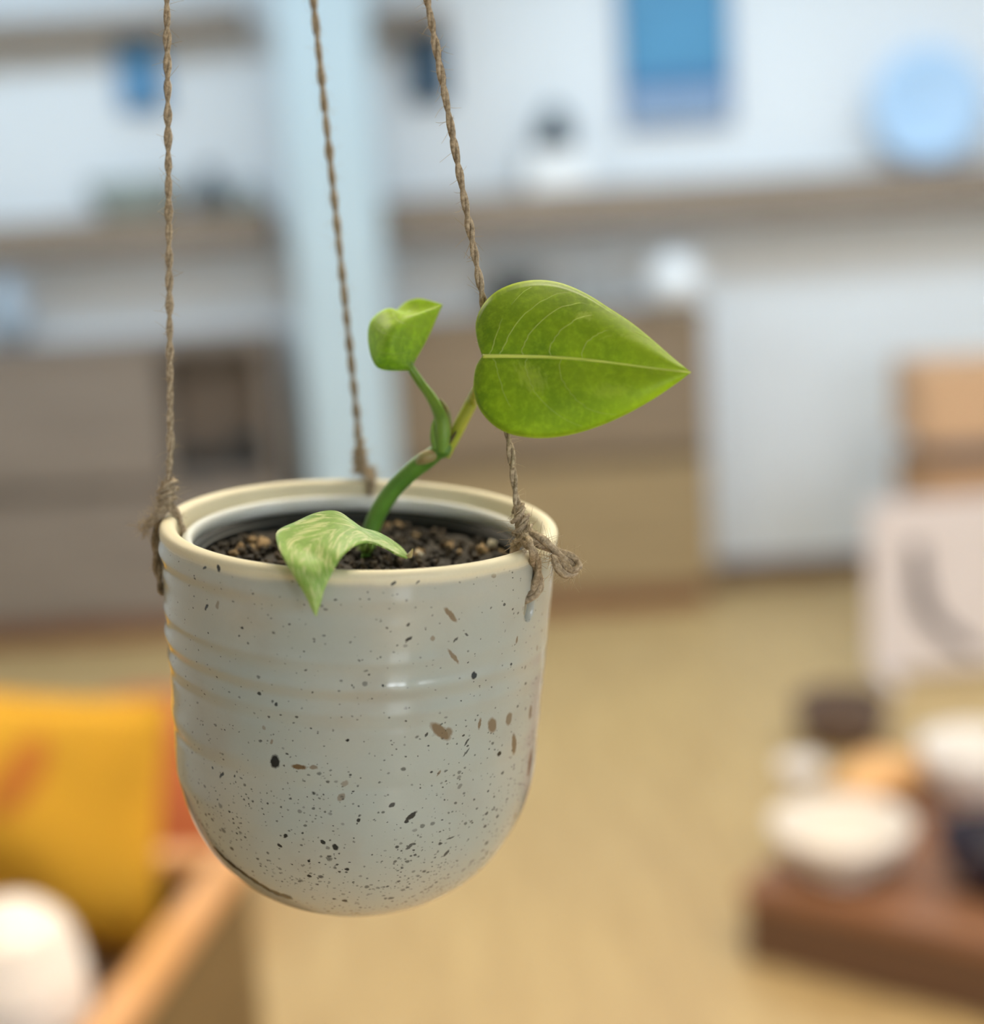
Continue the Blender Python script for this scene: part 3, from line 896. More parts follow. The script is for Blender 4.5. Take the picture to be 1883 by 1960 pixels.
def pot_mat():
    k = NT('speckled_stoneware_glaze')
    tc = k.n('ShaderNodeTexCoord')
    uv = tc.outputs['UV']
    ob = tc.outputs['Object']
    sep = k.n('ShaderNodeSeparateXYZ')
    k.l(ob, sep.inputs[0])
    z = sep.outputs[2]
    # glaze: soft cream and grey blotches
    bl = k.noise(ob, 42, 4, 0.55)
    bl2 = k.noise(ob, 15, 2, 0.5)
    c = k.mix(k.ramp(bl2, 0.35, 0.65), (0.42, 0.452, 0.405, 1), (0.515, 0.495, 0.41, 1))
    c = k.mix(k.math('MULTIPLY', k.ramp(bl, 0.5, 0.75), 0.4), c, (0.38, 0.35, 0.285, 1))
    gr = k.noise(ob, 1500, 2, 0.7)
    c = k.mix(k.math('MULTIPLY', gr, 0.18), c, (0.29, 0.30, 0.275, 1))
    # bare cream rim and inside
    rimf = k.ramp(k.math('ADD', z, k.math('MULTIPLY', k.math('SUBTRACT', bl, 0.5), 0.0035)), -0.0048, -0.0022)
    rad = k.n('ShaderNodeVectorMath', operation='LENGTH')
    flat = k.n('ShaderNodeVectorMath', operation='MULTIPLY')
    flat.inputs[1].default_value = (1, 1, 0)
    k.l(ob, flat.inputs[0])
    k.l(flat.outputs[0], rad.inputs[0])
    inside = k.math('MULTIPLY', k.math('LESS_THAN', rad.outputs['Value'], 0.0563), k.math('GREATER_THAN', z, -0.05))
    bare = k.math('MAXIMUM', rimf, inside)
    # distortion for flecks
    nz = k.n('ShaderNodeTexNoise')
    nz.inputs['Scale'].default_value = 900
    nz.inputs['Detail'].default_value = 3
    k.l(ob, nz.inputs['Vector'])
    sub = k.n('ShaderNodeVectorMath', operation='SUBTRACT')
    k.l(nz.outputs[1], sub.inputs[0])
    sub.inputs[1].default_value = (0.5, 0.5, 0.5)
    scl = k.n('ShaderNodeVectorMath', operation='SCALE')
    k.l(sub.outputs[0], scl.inputs[0])
    scl.inputs['Scale'].default_value = 0.0009
    warp = k.n('ShaderNodeVectorMath', operation='ADD')
    k.l(uv, warp.inputs[0])
    k.l(scl.outputs[0], warp.inputs[1])
    acc = {0: None, 1: None}
    def add(kind, s):
        acc[kind] = s if acc[kind] is None else k.math('MAXIMUM', acc[kind], s)
    def ellipse(u, v, hl, hw, ang, st, kind):
        # each fleck waits for the one before it, which keeps the shader's working memory small
        src = warp.outputs[0]
        prev = acc[kind] if acc[kind] is not None else acc[1 - kind]
        if prev is not None:
            ch = k.n('ShaderNodeVectorMath', operation='MULTIPLY_ADD')
            k.l(prev, ch.inputs[0])
            ch.inputs[1].default_value = (1e-9, 1e-9, 1e-9)
            k.l(src, ch.inputs[2])
            src = ch.outputs[0]
        mp = k.n('ShaderNodeMapping')
        mp.inputs['Location'].default_value = (u, v, 0)
        mp.vector_type = 'TEXTURE'
        mp.inputs['Rotation'].default_value = (0, 0, ang)
        mp.inputs['Scale'].default_value = (hl, hw, 1)
        k.l(src, mp.inputs['Vector'])
        ln = k.n('ShaderNodeVectorMath', operation='LENGTH')
        k.l(mp.outputs[0], ln.inputs[0])
        mr = k.n('ShaderNodeMapRange')
        k.l(ln.outputs['Value'], mr.inputs[0])
        mr.inputs[1].default_value, mr.inputs[2].default_value = 0.8, 1.2
        mr.inputs[3].default_value, mr.inputs[4].default_value = min(1.0, st * 1.15), 0.0
        add(kind, mr.outputs[0])
    for (px, py, hl, hw, ang, st, kind) in FLECKS:
        u, v = pot_uv(px, py)
        ellipse(u, v, hl * (0.00088 + 0.0001 * kind), hw * (0.00088 + 0.0001 * kind), math.radians(ang), st, kind)
    cr = [pot_uv(*q) for q in CRACK]
    for (a, b) in zip(cr[:-1], cr[1:]):
        du, dv = b[0] - a[0], b[1] - a[1]
        ellipse((a[0] + b[0]) / 2, (a[1] + b[1]) / 2, math.hypot(du, dv) * 0.68, 0.0013, math.atan2(dv, du), 0.92, 0)
    # the fine pepper: two sizes of cells, thicker towards the foot
    dens = k.ramp(z, -0.035, -0.095)
    clump = k.ramp(k.noise(ob, 55, 2), 0.35, 0.68)
    for cell, r0, p0, p1, sd in ((520, 0.44, 0.05, 0.60, 0.0), (300, 0.36, 0.016, 0.40, 3.1), (900, 0.46, 0.10, 0.50, 7.7)):
        mp = k.n('ShaderNodeMapping')
        mp.inputs['Location'].default_value = (sd, sd * 0.7, sd * 0.3)
        mp.inputs['Rotation'].default_value = (0.3 + sd, 0.6, 0.2)
        mp.inputs['Scale'].default_value = (1.0, 1.0, 1.25)
        k.l(ob, mp.inputs['Vector'])
        wv = k.n('ShaderNodeVectorMath', operation='ADD')
        k.l(mp.outputs[0], wv.inputs[0])
        k.l(scl.outputs[0], wv.inputs[1])
        vo = k.n('ShaderNodeTexVoronoi')
        vo.inputs['Scale'].default_value = cell
        k.l(wv.outputs[0], vo.inputs['Vector'])
        sc = k.n('ShaderNodeSeparateColor')
        k.l(vo.outputs['Color'], sc.inputs[0])
        prob = k.math('ADD', k.math('MULTIPLY', k.math('MULTIPLY', dens, clump), p1), p0)
        on = k.math('LESS_THAN', sc.outputs[0], prob)
        rr = k.math('ADD', k.math('MULTIPLY', sc.outputs[1], r0 * 0.75), r0 * 0.25)
        q = k.math('DIVIDE', vo.outputs['Distance'], rr)
        mk = k.math('SUBTRACT', 1.0, k.ramp(q, 0.55, 1.1))
        s_ = k.math('MULTIPLY', k.math('MULTIPLY', mk, on), k.math('ADD', k.math('MULTIPLY', sc.outputs[2], 0.55), 0.38))
        add(0, k.math('MULTIPLY', s_, k.math('SUBTRACT', 1.0, bare)))
    notb = k.math('SUBTRACT', 1.0, bare)
    brown = k.mix(bl, (0.12, 0.07, 0.028, 1), (0.20, 0.125, 0.055, 1))
    c = k.mix(acc[1], c, brown)
    c = k.mix(bare, c, k.mix(gr, (0.78, 0.71, 0.50, 1), (0.71, 0.64, 0.44, 1)))
    c = k.mix(acc[0], c, (0.022, 0.026, 0.028, 1))
    k.l(c, k.b.inputs['Base Color'])
    ro = k.math('ADD', k.math('MULTIPLY', bare, 0.45), k.math('ADD', k.math('MULTIPLY', bl, 0.10), 0.03))
    k.l(ro, k.b.inputs['Roughness'])
    k.b.inputs['Specular IOR Level'].default_value = 0.5
    h = k.math('ADD', k.math('MULTIPLY', bl, 0.6), k.math('MULTIPLY', gr, 0.03))
    k.bump(h, 0.25, 0.0012)
    return k.m

planter = empty('hanging_planter', PM @ Vector((0, 0, -HP_)), 'speckled off-white ceramic pot hung from three jute cords', 'planter')
PB0 = Matrix.Translation(PM @ Vector((0, 0, -HP_)))
PBI = PB0.inverted()

def build_pot_body():
    me = bpy.data.meshes.new('pot_body')
    me.from_pydata(pv, [], pf)
    ul = me.uv_layers.new(name='UVMap')
    for i in range(len(me.loops)):
        ul.data[i].uv = puv[i]
    bm = bmesh.new()
    bm.from_mesh(me)
    bmesh.ops.remove_doubles(bm, verts=bm.verts, dist=1e-7)
    bmesh.ops.recalc_face_normals(bm, faces=bm.faces)
    bm.to_mesh(me)
    bm.free()
    o = link('pot_body', me, pot_mat(), planter)
    o.matrix_basis = PBI @ PM
    # three cord holes
    bm = bmesh.new()
    for ph, zz in HOLES:
        a = math.radians(ph)
        q = Matrix.Translation((0.057 * math.sin(a), -0.057 * math.cos(a), zz)) @ Matrix.Rotation(a, 4, 'Z') @ Matrix.Rotation(PI / 2, 4, 'X') @ Matrix.Diagonal((1, 1.6, 1, 1))
        bmesh.ops.create_cone(bm, cap_ends=True, segments=28, radius1=0.0030, radius2=0.0030, depth=0.016, matrix=q)
    cme = bpy.data.meshes.new('cutter')
    bm.to_mesh(cme)
    bm.free()
    co = bpy.data.objects.new('cutter', cme)
    col.objects.link(co)
    co.matrix_world = PM
    bpy.context.view_layer.update()
    md = o.modifiers.new('holes', 'BOOLEAN')
    md.operation = 'DIFFERENCE'
    md.solver = 'EXACT'
    md.object = co
    dg = bpy.context.evaluated_depsgraph_get()
    nm = bpy.data.meshes.new_from_object(o.evaluated_get(dg))
    o.modifiers.clear()
    o.data = nm
    nm.name = 'pot_body'
    nm.polygons.foreach_set('use_smooth', [True] * len(nm.polygons))
    bpy.data.objects.remove(co)
    return o

qh = PMI @ pot_hit(1013, 1160)
PHI_R, Z_HOLE = math.degrees(math.atan2(qh.x, -qh.y)), qh.z
PHI_L, PHI_B = -86.0, 181.5
HOLES = [(PHI_R, Z_HOLE), (PHI_L, Z_HOLE), (PHI_B, Z_HOLE)]
pot = build_pot_body()

# ------------------------------------------------------------------ jute cords
def jute_mat():
    k = NT('jute_twine')
    v = k.coord('Object')
    n = k.noise(v, 900, 4, 0.65)
    n2 = k.noise(v, 120, 2)
    c = k.mix(k.ramp(n, 0.3, 0.72), (0.23, 0.175, 0.115, 1), (0.62, 0.50, 0.35, 1))
    c = k.mix(k.math('MULTIPLY', n2, 0.4), c, (0.40, 0.32, 0.22, 1))
    k.l(c, k.b.inputs['Base Color'])
    k.b.inputs['Roughness'].default_value = 0.9
    k.b.inputs['Specular IOR Level'].default_value = 0.15
    k.bump(n, 0.8, 0.0006)
    return k.m
def fibre_mat():
    k = NT('jute_fibre')
    k.l(k.mix(k.noise(k.coord('Object'), 600, 2), (0.58, 0.45, 0.28, 1), (0.42, 0.32, 0.19, 1)), k.b.inputs['Base Color'])
    k.b.inputs['Roughness'].default_value = 0.8
    return k.m
M['jute'], M['fibre'] = jute_mat(), fibre_mat()

def twine_geo(pts, r, vs, fs, n=None, pitch=None, seed=0, end_taper=False):
    L = sum((Vector(a) - Vector(b)).length for a, b in zip(pts[:-1], pts[1:]))
    n = n or max(14, int(L / 0.0007))
    path = spline([tuple(p) for p in pts], n)
    T, N, B = frames(path)
    pitch = pitch or r * 13
    dl = np.concatenate([[0], np.cumsum(np.linalg.norm(path[1:] - path[:-1], axis=1))])
    rr = np.array([r * (1 + 0.16 * noise1(x / 0.006, seed) + 0.10 * noise1(x / 0.0021, seed + 2)) for x in dl])
    if end_taper:
        rr *= np.minimum(1, (dl[-1] - dl) / 0.003 + 0.35)
    for s in (0, PI):
        ang = 2 * PI * dl / pitch + s
        pp = path + (N * np.cos(ang)[:, None] + B * np.sin(ang)[:, None]) * (rr * 0.50)[:, None]
        tube_geo(pp, rr * 0.60, 9, vs, fs)
    return path

def fibres_geo(path, r, count, ln, vs, fs, rng):
    T, N, B = frames(path)
    for _ in range(count):
        i = rng.randrange(len(path))
        a = rng.random() * 2 * PI
        o = path[i] + (N[i] * math.cos(a) + B[i] * math.sin(a)) * r * 0.9
        d = N[i] * math.cos(a) + B[i] * math.sin(a) + T[i] * rng.uniform(-1.5, 1.5)
        d /= np.linalg.norm(d)
        k = np.array([rng.gauss(0, 1) for _ in range(3)]) * 0.5
        l_ = ln * rng.uniform(0.3, 1.0)
        pts = [o, o + d * l_ * 0.5 + k * l_ * 0.08, o + d * l_ + k * l_ * 0.35]
        tube_geo(spline(pts, 5), np.linspace(0.00007, 0.00004, 5), 3, vs, fs, caps=False)

def to_local(vs):
    return [tuple(PBI @ Vector(v)) for v in vs]

APEX = at(295, -2900, 0.385)
rngf = random.Random(5)
def cord(main, r_main, knots, strands, tails, seed, nf):
    vs, fs, fv, ff = [], [], [], []
    p = twine_geo(main, r_main, vs, fs, seed=seed)
    fibres_geo(p[: max(10, len(p) // 3)], r_main, nf, 0.0045, fv, ff, rngf)
    for st, r in strands:
        p = twine_geo(st, r, vs, fs, seed=seed + 1)
        fibres_geo(p, r, nf // 3, 0.004, fv, ff, rngf)
    o = mesh('jute_cord', to_local(vs), fs, M['jute'], planter)
    for (a, b, ra, rb, turns) in knots:
        kv, kf = [], []
        A, B = Vector(a), Vector(b)
        ax = (B - A).normalized()
        u = ax.orthogonal().normalized()
        v = ax.cross(u)
        m = 26 * turns
        coil = []
        for i in range(m + 1):
            s = i / m
            rad = (ra * (1 - s) + rb * s) * (0.78 + 0.22 * math.sin(PI * s) + 0.12 * noise1(s * 9, seed))
            an = 2 * PI * turns * s + seed
            coil.append(tuple(A.lerp(B, s) + ax * 0.0012 * math.sin(an * 1.0 + 1) + (u * math.cos(an) + v * math.sin(an)) * rad))
        pth = twine_geo(coil, r_main * 0.86, kv, kf, n=m * 2, seed=seed + 3)
        core = [tuple(A.lerp(B, s / 12)) for s in range(13)]
        tube_geo(core, [ra * (1 - s / 12) * 0.8 + rb * s / 12 * 0.8 for s in range(13)], 12, kv, kf)
        fibres_geo(pth, r_main, nf // 2, 0.005, fv, ff, rngf)
        mesh('knot', to_local(kv), kf, M['jute'], o)
    for tl, r in tails:
        kv, kf = [], []
        pth = twine_geo(tl, r, kv, kf, seed=seed + 5, end_taper=True)
        fibres_geo(pth, r, nf, 0.005, fv, ff, rngf)
        end = pth[-1]
        fibres_geo(pth[-8:], r * 0.6, 40, 0.005, fv, ff, rngf)
        mesh('cord_tail', to_local(kv), kf, M['jute'], o)
    fo = mesh('fibres', to_local(fv), ff, M['fibre'], o)
    fo['kind'] = 'stuff'
    return o

def hole_in(phi):
    return loc_pot(phi, 0.0555, Z_HOLE)
# right cord
kr0, kr1 = at(987, 948, 0.4455), at(1003, 1042, 0.4440)
cord([kr1, kr0.lerp(kr1, .4), kr0, at(975, 850, 0.4450), kr0.lerp(APEX, 0.35), APEX], 0.00110,
     [(at(990, 968, 0.4452), at(1003, 1032, 0.4442), 0.0016, 0.0028, 3)],
     [([at(1003, 1030, 0.4425), at(1016, 1048, 0.4375), pot_hit(1020, 1085, 0.0012), pot_hit(1022, 1110, 0.0012), pot_hit(1018, 1132, 0.0010), pot_hit(1014, 1147, -0.0010), hole_in(PHI_R) + potz * 0.001], 0.0016),
      ([at(998, 1028, 0.4455), at(988, 1042, 0.4485), loc_pot(PHI_R - 1, 0.0530, -0.004), loc_pot(PHI_R, 0.0532, Z_HOLE + 0.002), hole_in(PHI_R)], 0.0013)],
     [([at(1004, 1022, 0.4425), at(1035, 1037, 0.4400), at(1068, 1058, 0.4405), at(1098, 1075, 0.4410), at(1106, 1088, 0.4400), at(1092, 1096, 0.4385), at(1072, 1084, 0.4380), at(1056, 1062, 0.4375)], 0.00185)], 1.0, 150)
# left cord
cord([at(321, 962, 0.4705), at(322, 925, 0.4712), at(326, 850, 0.4700), at(326, 850, 0.4700).lerp(APEX, 0.4), APEX], 0.00105,
     [(at(321, 922, 0.4710), at(318, 968, 0.4702), 0.0025, 0.0026, 3)],
     [([at(312, 965, 0.4695), at(304, 990, 0.4690), at(298, 1020, 0.4690), at(300, 1070, 0.4695), at(306, 1115, 0.4690), at(311, 1132, 0.4695), hole_in(PHI_L)], 0.00125),
      ([at(326, 968, 0.4700), at(338, 985, 0.4700), loc_pot(PHI_L, 0.0530, -0.0045), loc_pot(PHI_L, 0.0532, Z_HOLE + 0.002), hole_in(PHI_L)], 0.00125)],
     [([at(316, 970, 0.4695), at(300, 990, 0.4685), at(285, 1003, 0.4680), at(270, 1015, 0.4680)], 0.0014)], 2.0, 130)
# rear cord
zb = loc_pot(PHI_B, RIM, 0)
dB = (zb - EYE).dot(FWD)
cord([at(688, 900, dB), at(686, 866, dB), at(683, 800, dB), at(683, 800, dB).lerp(APEX, 0.4), APEX], 0.0012,
     [(at(687, 850, dB), at(688, 902, dB), 0.0017, 0.0024, 3)],
     [([at(688, 895, dB), loc_pot(PHI_B, RIM + 0.0008, 0.002), loc_pot(PHI_B, RIM + 0.0012, -0.004), loc_pot(PHI_B, RIM + 0.0008, Z_HOLE + 0.003), hole_in(PHI_B)], 0.00125),
      ([at(690, 895, dB), loc_pot(PHI_B, RIM - 0.0063, 0.001), loc_pot(PHI_B, RIM - 0.0066, -0.006), loc_pot(PHI_B, 0.0532, Z_HOLE + 0.002), hole_in(PHI_B)], 0.00125)],
     [([at(689, 895, dB), at(702, 906, dB + .002), at(714, 918, dB + .004)], 0.0013)], 3.0, 90)
# single cord up to a ceiling hook
hv, hf = [], []
twine_geo([APEX - Vector((0, 0, 0.004)), APEX + Vector((0, 0, 0.3)), Vector((APEX.x, APEX.y, ZC - 0.075))], 0.0018, hv, hf, n=300, pitch=0.02)
o = mesh('jute_cord', to_local(hv), hf, M['jute'], planter)
kv, kf = [], []
coil = [tuple(APEX + Vector((0.0035 * math.cos(a * 0.5), 0.0035 * math.sin(a * 0.5), -0.008 + 0.016 * a / 40))) for a in range(41)]
twine_geo(coil, 0.0016, kv, kf)
mesh('knot', to_local(kv), kf, M['jute'], o)
th_ = empty('ceiling_hook', (APEX.x, APEX.y, ZC - 0.078), 'small metal ceiling hook holding the planter cord', 'hook')
lathe('plate', [(0, 0.070), (0.018, 0.070), (0.018, 0.077), (0, 0.077)], M['metal'], th_, 32)
hk = [(0, 0, 0.070), (0, 0, 0.035), (0.010, 0, 0.022), (0.010, 0, 0.008), (0, 0, 0.0), (-0.010, 0, 0.008), (-0.011, 0, 0.016)]
tv, tf = tube_geo(spline(hk, 40), 0.002, 10)
mesh('hook', tv, tf, M['metal'], th_)

# ------------------------------------------------------------------ nursery pot and soil inside the planter
M['lip'] = plain('pale_grey_plastic', (0.72, 0.74, 0.70, 1), 0.4, 0.03)
M['plastic'] = plain('dark_green_black_plastic', (0.014, 0.018, 0.017, 1), 0.55, 0.05)
npot = empty('nursery_pot', PM @ Vector((0, 0, -0.088)), 'thin plastic nursery pot with a pale grey lip inside the ceramic pot', 'pot')
NB = Matrix.Translation(PM @ Vector((0, 0, -0.088))).inverted() @ PM
o = lathe('lip', [(0.0531, -0.0088), (0.0534, -0.0062), (0.0528, -0.0048), (0.0515, -0.0042), (0.0503, -0.0048), (0.0500, -0.0062), (0.0501, -0.0088)], M['lip'], npot, 120, (0, 0, 0), None, True)
o.matrix_basis = NB
o = lathe('body', [(0.0518, -0.0089), (0.0499, -0.0089), (0.0494, -0.0100), (0.0487, -0.0105), (0.0484, -0.013), (0.047, -0.020), (0.038, -0.0855), (0, -0.0855), (0, -0.0868), (0.039, -0.0868), (0.0485, -0.020), (0.0505, -0.013)], M['plastic'], npot, 120)
o.matrix_basis = NB
o = lathe('ridge', [(0.0478, -0.0112), (0.0486, -0.0107), (0.0487, -0.0117), (0.0478, -0.0121)], M['plastic'], npot, 120, (0, 0, 0), None, True)
o.matrix_basis = NB

def soil_mat(name, a, b):
    k = NT(name)
    v = k.coord('Object')
    k.l(k.mix(k.ramp(k.noise(v, 700, 4, 0.7), 0.35, 0.65), a, b), k.b.inputs['Base Color'])
    k.b.inputs['Roughness'].default_value = 0.9
    k.bump(k.noise(v, 900, 4), 0.8, 0.001)
    return k.m
sm = [soil_mat('dark_potting_soil', (0.012, 0.010, 0.008, 1), (0.05, 0.04, 0.028, 1)), soil_mat('bark_chip', (0.20, 0.13, 0.06, 1), (0.42, 0.29, 0.14, 1)), soil_mat('perlite', (0.55, 0.5, 0.38, 1), (0.7, 0.64, 0.5, 1)), soil_mat('dark_bark', (0.03, 0.022, 0.013, 1), (0.10, 0.07, 0.04, 1))]
rng = random.Random(11)
vs, fs, fm = [], [], []
ZSOIL = -0.0135
nr, ns = 26, 80
for i in range(nr + 1):
    for j in range(ns):
        r = 0.0478 * i / nr
        a = 2 * PI * j / ns
        x, y = r * math.cos(a), r * math.sin(a)
        vs.append(tuple(PM @ Vector((x, y, ZSOIL + 0.0011 * noise1(x * 210 + 3 * math.sin(y * 160), 2) + 0.0009 * noise1(y * 240 + x * 60, 5)))))
for i in range(nr):
    for j in range(ns):
        j2 = (j + 1) % ns
        fs.append((i * ns + j, i * ns + j2, (i + 1) * ns + j2, (i + 1) * ns + j)); fm.append(0)
def crumb(c, s, mi):
    base = len(vs)
    R = Euler((rng.random() * 6, rng.random() * 6, rng.random() * 6)).to_matrix()
    for (x, y, z) in ((-1, -1, -1), (1, -1, -1), (1, 1, -1), (-1, 1, -1), (-1, -1, 1), (1, -1, 1), (1, 1, 1), (-1, 1, 1)):
        q = R @ Vector((x * s[0] * rng.uniform(.6, 1), y * s[1] * rng.uniform(.6, 1), z * s[2] * rng.uniform(.6, 1)))
        vs.append(tuple(PM @ (Vector(c) + q)))
    for q in ((0, 3, 2, 1), (4, 5, 6, 7), (0, 1, 5, 4), (1, 2, 6, 5), (2, 3, 7, 6), (3, 0, 4, 7)):
        fs.append(tuple(base + k for k in q)); fm.append(mi)
for i in range(520):
    r, a = 0.0455 * math.sqrt(rng.random()), rng.random() * 2 * PI
    mi = rng.choices([0, 1, 2, 3], [0.62, 0.06, 0.015, 0.305])[0]
    s = rng.uniform(0.0006, 0.0014)
    crumb((r * math.cos(a), r * math.sin(a), ZSOIL + 0.0012), (s * rng.uniform(1, 2.0), s, s * 0.7), mi)
for (px, py, s, mi) in ((870, 995, 3.0, 1), (905, 1000, 3.0, 1), (830, 1000, 2.2, 1), (950, 1005, 2.6, 1), (502, 1046, 2.4, 1), (915, 1030, 2.0, 1), (860, 1050, 2.0, 1), (940, 1045, 1.8, 2), (800, 1062, 1.5, 2), (640, 1070, 1.6, 1), (460, 1050, 1.6, 1), (985, 1010, 2.2, 1)):
    d = PMI.to_3x3() @ ray(px, py)
    e = PMI @ EYE
    q = e + d * ((ZSOIL + 0.0015 - e.z) / d.z)
    if math.hypot(q.x, q.y) < 0.0455:
        crumb((q.x, q.y, q.z), (s * 0.0011, s * 0.0008, s * 0.0005), mi)
so = mesh('potting_soil', vs, fs, sm, None, True, None, fm)
so['kind'] = 'stuff'
tag(so, 'dark potting soil with tan bark chips inside the pot', 'soil')

# ================================================================== the plant
def soil_pt(px, py, dz=0.0):
    d = PMI.to_3x3() @ ray(px, py)
    e = PMI @ EYE
    return PM @ (e + d * ((ZSOIL + dz - e.z) / d.z))

def stem_mat(name, a, b):
    k = NT(name)
    v = k.coord('Object')
    n = k.noise(v, 140, 3)
    k.l(k.mix(k.ramp(n, 0.35, 0.65), a, b), k.b.inputs['Base Color'])
    k.b.inputs['Roughness'].default_value = 0.38
    k.b.inputs['Subsurface Weight'].default_value = 0.12
    k.b.inputs['Subsurface Radius'].default_value = (0.002, 0.004, 0.001)
    k.b.inputs['Subsurface Scale'].default_value = 0.5
    k.bump(k.noise(v, 700, 3), 0.25, 0.0004)
    return k.m
M['stem'] = stem_mat('green_stem', (0.085, 0.21, 0.025, 1), (0.13, 0.29, 0.035, 1))
M['petiole'] = stem_mat('light_green_petiole', (0.17, 0.33, 0.035, 1), (0.23, 0.41, 0.05, 1))
M['yellowstalk'] = stem_mat('yellow_green_petiole', (0.40, 0.47, 0.035, 1), (0.50, 0.54, 0.06, 1))
M['sheath'] = stem_mat('dry_tan_sheath', (0.36, 0.26, 0.11, 1), (0.24, 0.30, 0.09, 1))
M['brown'] = stem_mat('brown_scar', (0.075, 0.05, 0.02, 1), (0.15, 0.10, 0.04, 1))

def leaf_mat(name, dark, light, pale, pale_amt, vein, transl=0.42, patches=(), stripes=9.0):
    k = NT(name)
    tc = k.n('ShaderNodeTexCoord')
    sep = k.n('ShaderNodeSeparateXYZ')
    k.l(tc.outputs['UV'], sep.inputs[0])
    u, v = sep.outputs[0], sep.outputs[1]
    av = k.math('ABSOLUTE', v)
    ob = k.coord('Object')
    n1 = k.noise(ob, 75, 4, 0.6)
    n2 = k.noise(ob, 480, 4, 0.7)
    base = k.mix(k.ramp(k.math('ADD', k.math('MULTIPLY', u, 0.45), k.math('MULTIPLY', n1, 0.75)), 0.25, 0.85), dark, light)
    base = k.mix(k.math('MULTIPLY', k.ramp(n2, 0.40, 0.72), 0.45), base, tuple(x * 1.35 for x in light[:3]) + (1,))
    # pale streaks running along the side veins
    cvec = k.n('ShaderNodeCombineXYZ')
    cc = k.math('SUBTRACT', u, k.math('MULTIPLY', av, 0.30))
    k.l(k.math('MULTIPLY', cc, 26.0), cvec.inputs[0])
    k.l(k.math('MULTIPLY', v, 3.4), cvec.inputs[1])
    st = k.noise(cvec.outputs[0], 1.0, 5, 0.62, 0.4)
    base = k.mix(k.math('MULTIPLY', k.ramp(st, 0.70 - 0.34 * pale_amt, 0.86 - 0.30 * pale_amt), 0.85), base, pale)
    for (pu, pv_, ru, rv, amt) in patches:
        a = k.math('DIVIDE', k.math('SUBTRACT', cc, pu), ru)
        b = k.math('DIVIDE', k.math('SUBTRACT', v, pv_), rv)
        dd = k.math('SQRT', k.math('ADD', k.math('MULTIPLY', a, a), k.math('MULTIPLY', b, b)))
        dd = k.math('ADD', dd, k.math('MULTIPLY', k.math('SUBTRACT', k.noise(cvec.outputs[0], 2.2, 5, 0.7), 0.5), 3.2))
        base = k.mix(k.math('MULTIPLY', k.math('SUBTRACT', 1.0, k.ramp(dd, 0.45, 1.1)), amt), base, pale)
    # side veins
    ph = k.math('FRACT', k.math('MULTIPLY', k.math('SUBTRACT', u, k.math('MULTIPLY', k.math('MULTIPLY', av, av), 0.10)), stripes))
    line = k.math('SUBTRACT', 1.0, k.ramp(k.math('ABSOLUTE', k.math('SUBTRACT', ph, 0.5)), 0.0, 0.045))
    line = k.math('MULTIPLY', line, k.ramp(k.math('SUBTRACT', 1.0, av), 0.05, 0.4))
    base = k.mix(k.math('MULTIPLY', line, 0.45), base, vein)
    edge = k.ramp(av, 0.965, 0.995)
    base = k.mix(k.math('MULTIPLY', edge, 0.7), base, vein)
    k.l(base, k.b.inputs['Base Color'])
    k.b.inputs['Roughness'].default_value = 0.42
    k.b.inputs['Specular IOR Level'].default_value = 0.35
    k.bump(k.math('ADD', k.math('MULTIPLY', n1, 0.5), k.math('MULTIPLY', line, -0.25)), 0.35, 0.0012)
    tr = k.n('ShaderNodeBsdfTranslucent')
    hs = k.n('ShaderNodeHueSaturation')
    hs.inputs['Saturation'].default_value = 1.12
    hs.inputs['Value'].default_value = 1.5
    k.l(base, hs.inputs['Color'])
    k.l(hs.outputs[0], tr.inputs['Color'])
    mx = k.n('ShaderNodeMixShader')
    mx.inputs[0].default_value = transl
    k.l(k.b.outputs[0], mx.inputs[1])
    k.l(tr.outputs[0], mx.inputs[2])
    k.l(mx.outputs[0], k.out.inputs['Surface'])
    return k.m

plant_base = soil_pt(700, 1064)
plant = empty('pothos_plant', plant_base, 'young green pothos vine with three leaves growing in the pot', 'plant')
PTI = Matrix.Translation(plant_base).inverted()
def tl(vs):
    return [tuple(PTI @ Vector(v)) for v in vs]
def stalk(name, pts, rads, mat, parent=plant, n=60, seg=16):
    path = spline([tuple(p) for p in pts], n)
    cum = np.linspace(0, 1, len(rads))
    r = np.interp(np.linspace(0, 1, n), cum, rads)
    vs, fs = tube_geo(path, r, seg)
    return mesh(name, tl(vs), fs, mat, parent)

zb_ = (plant_base - EYE).dot(FWD)
under = plant_base - potz * 0.012
stalk('stem', [under, plant_base, at(707, 1025, zb_ - .001), at(722, 985, zb_ - .002), at(752, 938, zb_ - .004), at(790, 900, zb_ - .006), at(822, 876, zb_ - .008), at(842, 860, zb_ - .009)],
      [.0024, .0026, .0026, .0027, .0028, .0027, .0028, .0029, .0024], M['stem'], n=90)
zt_ = zb_ - .009
# nodes and sheaths
stalk('stem_node', [at(786, 903, zt_ + .003), at(793, 897, zt_ + .003), at(800, 892, zt_ + .003)], [.0020, .0027, .0020], M['brown'], n=14)
stalk('sheath', [at(797, 890, zt_ + .0005), at(812, 877, zt_ - .0005), at(828, 870, zt_ - .0005), at(836, 852, zt_)], [.0008, .0021, .0020, .0006], M['sheath'], n=24)
stalk('stem_node', [at(838, 870, zt_ - .0003), at(848, 860, zt_ - .0003), at(856, 850, zt_)], [.0018, .0027, .0020], M['stem'], n=14)
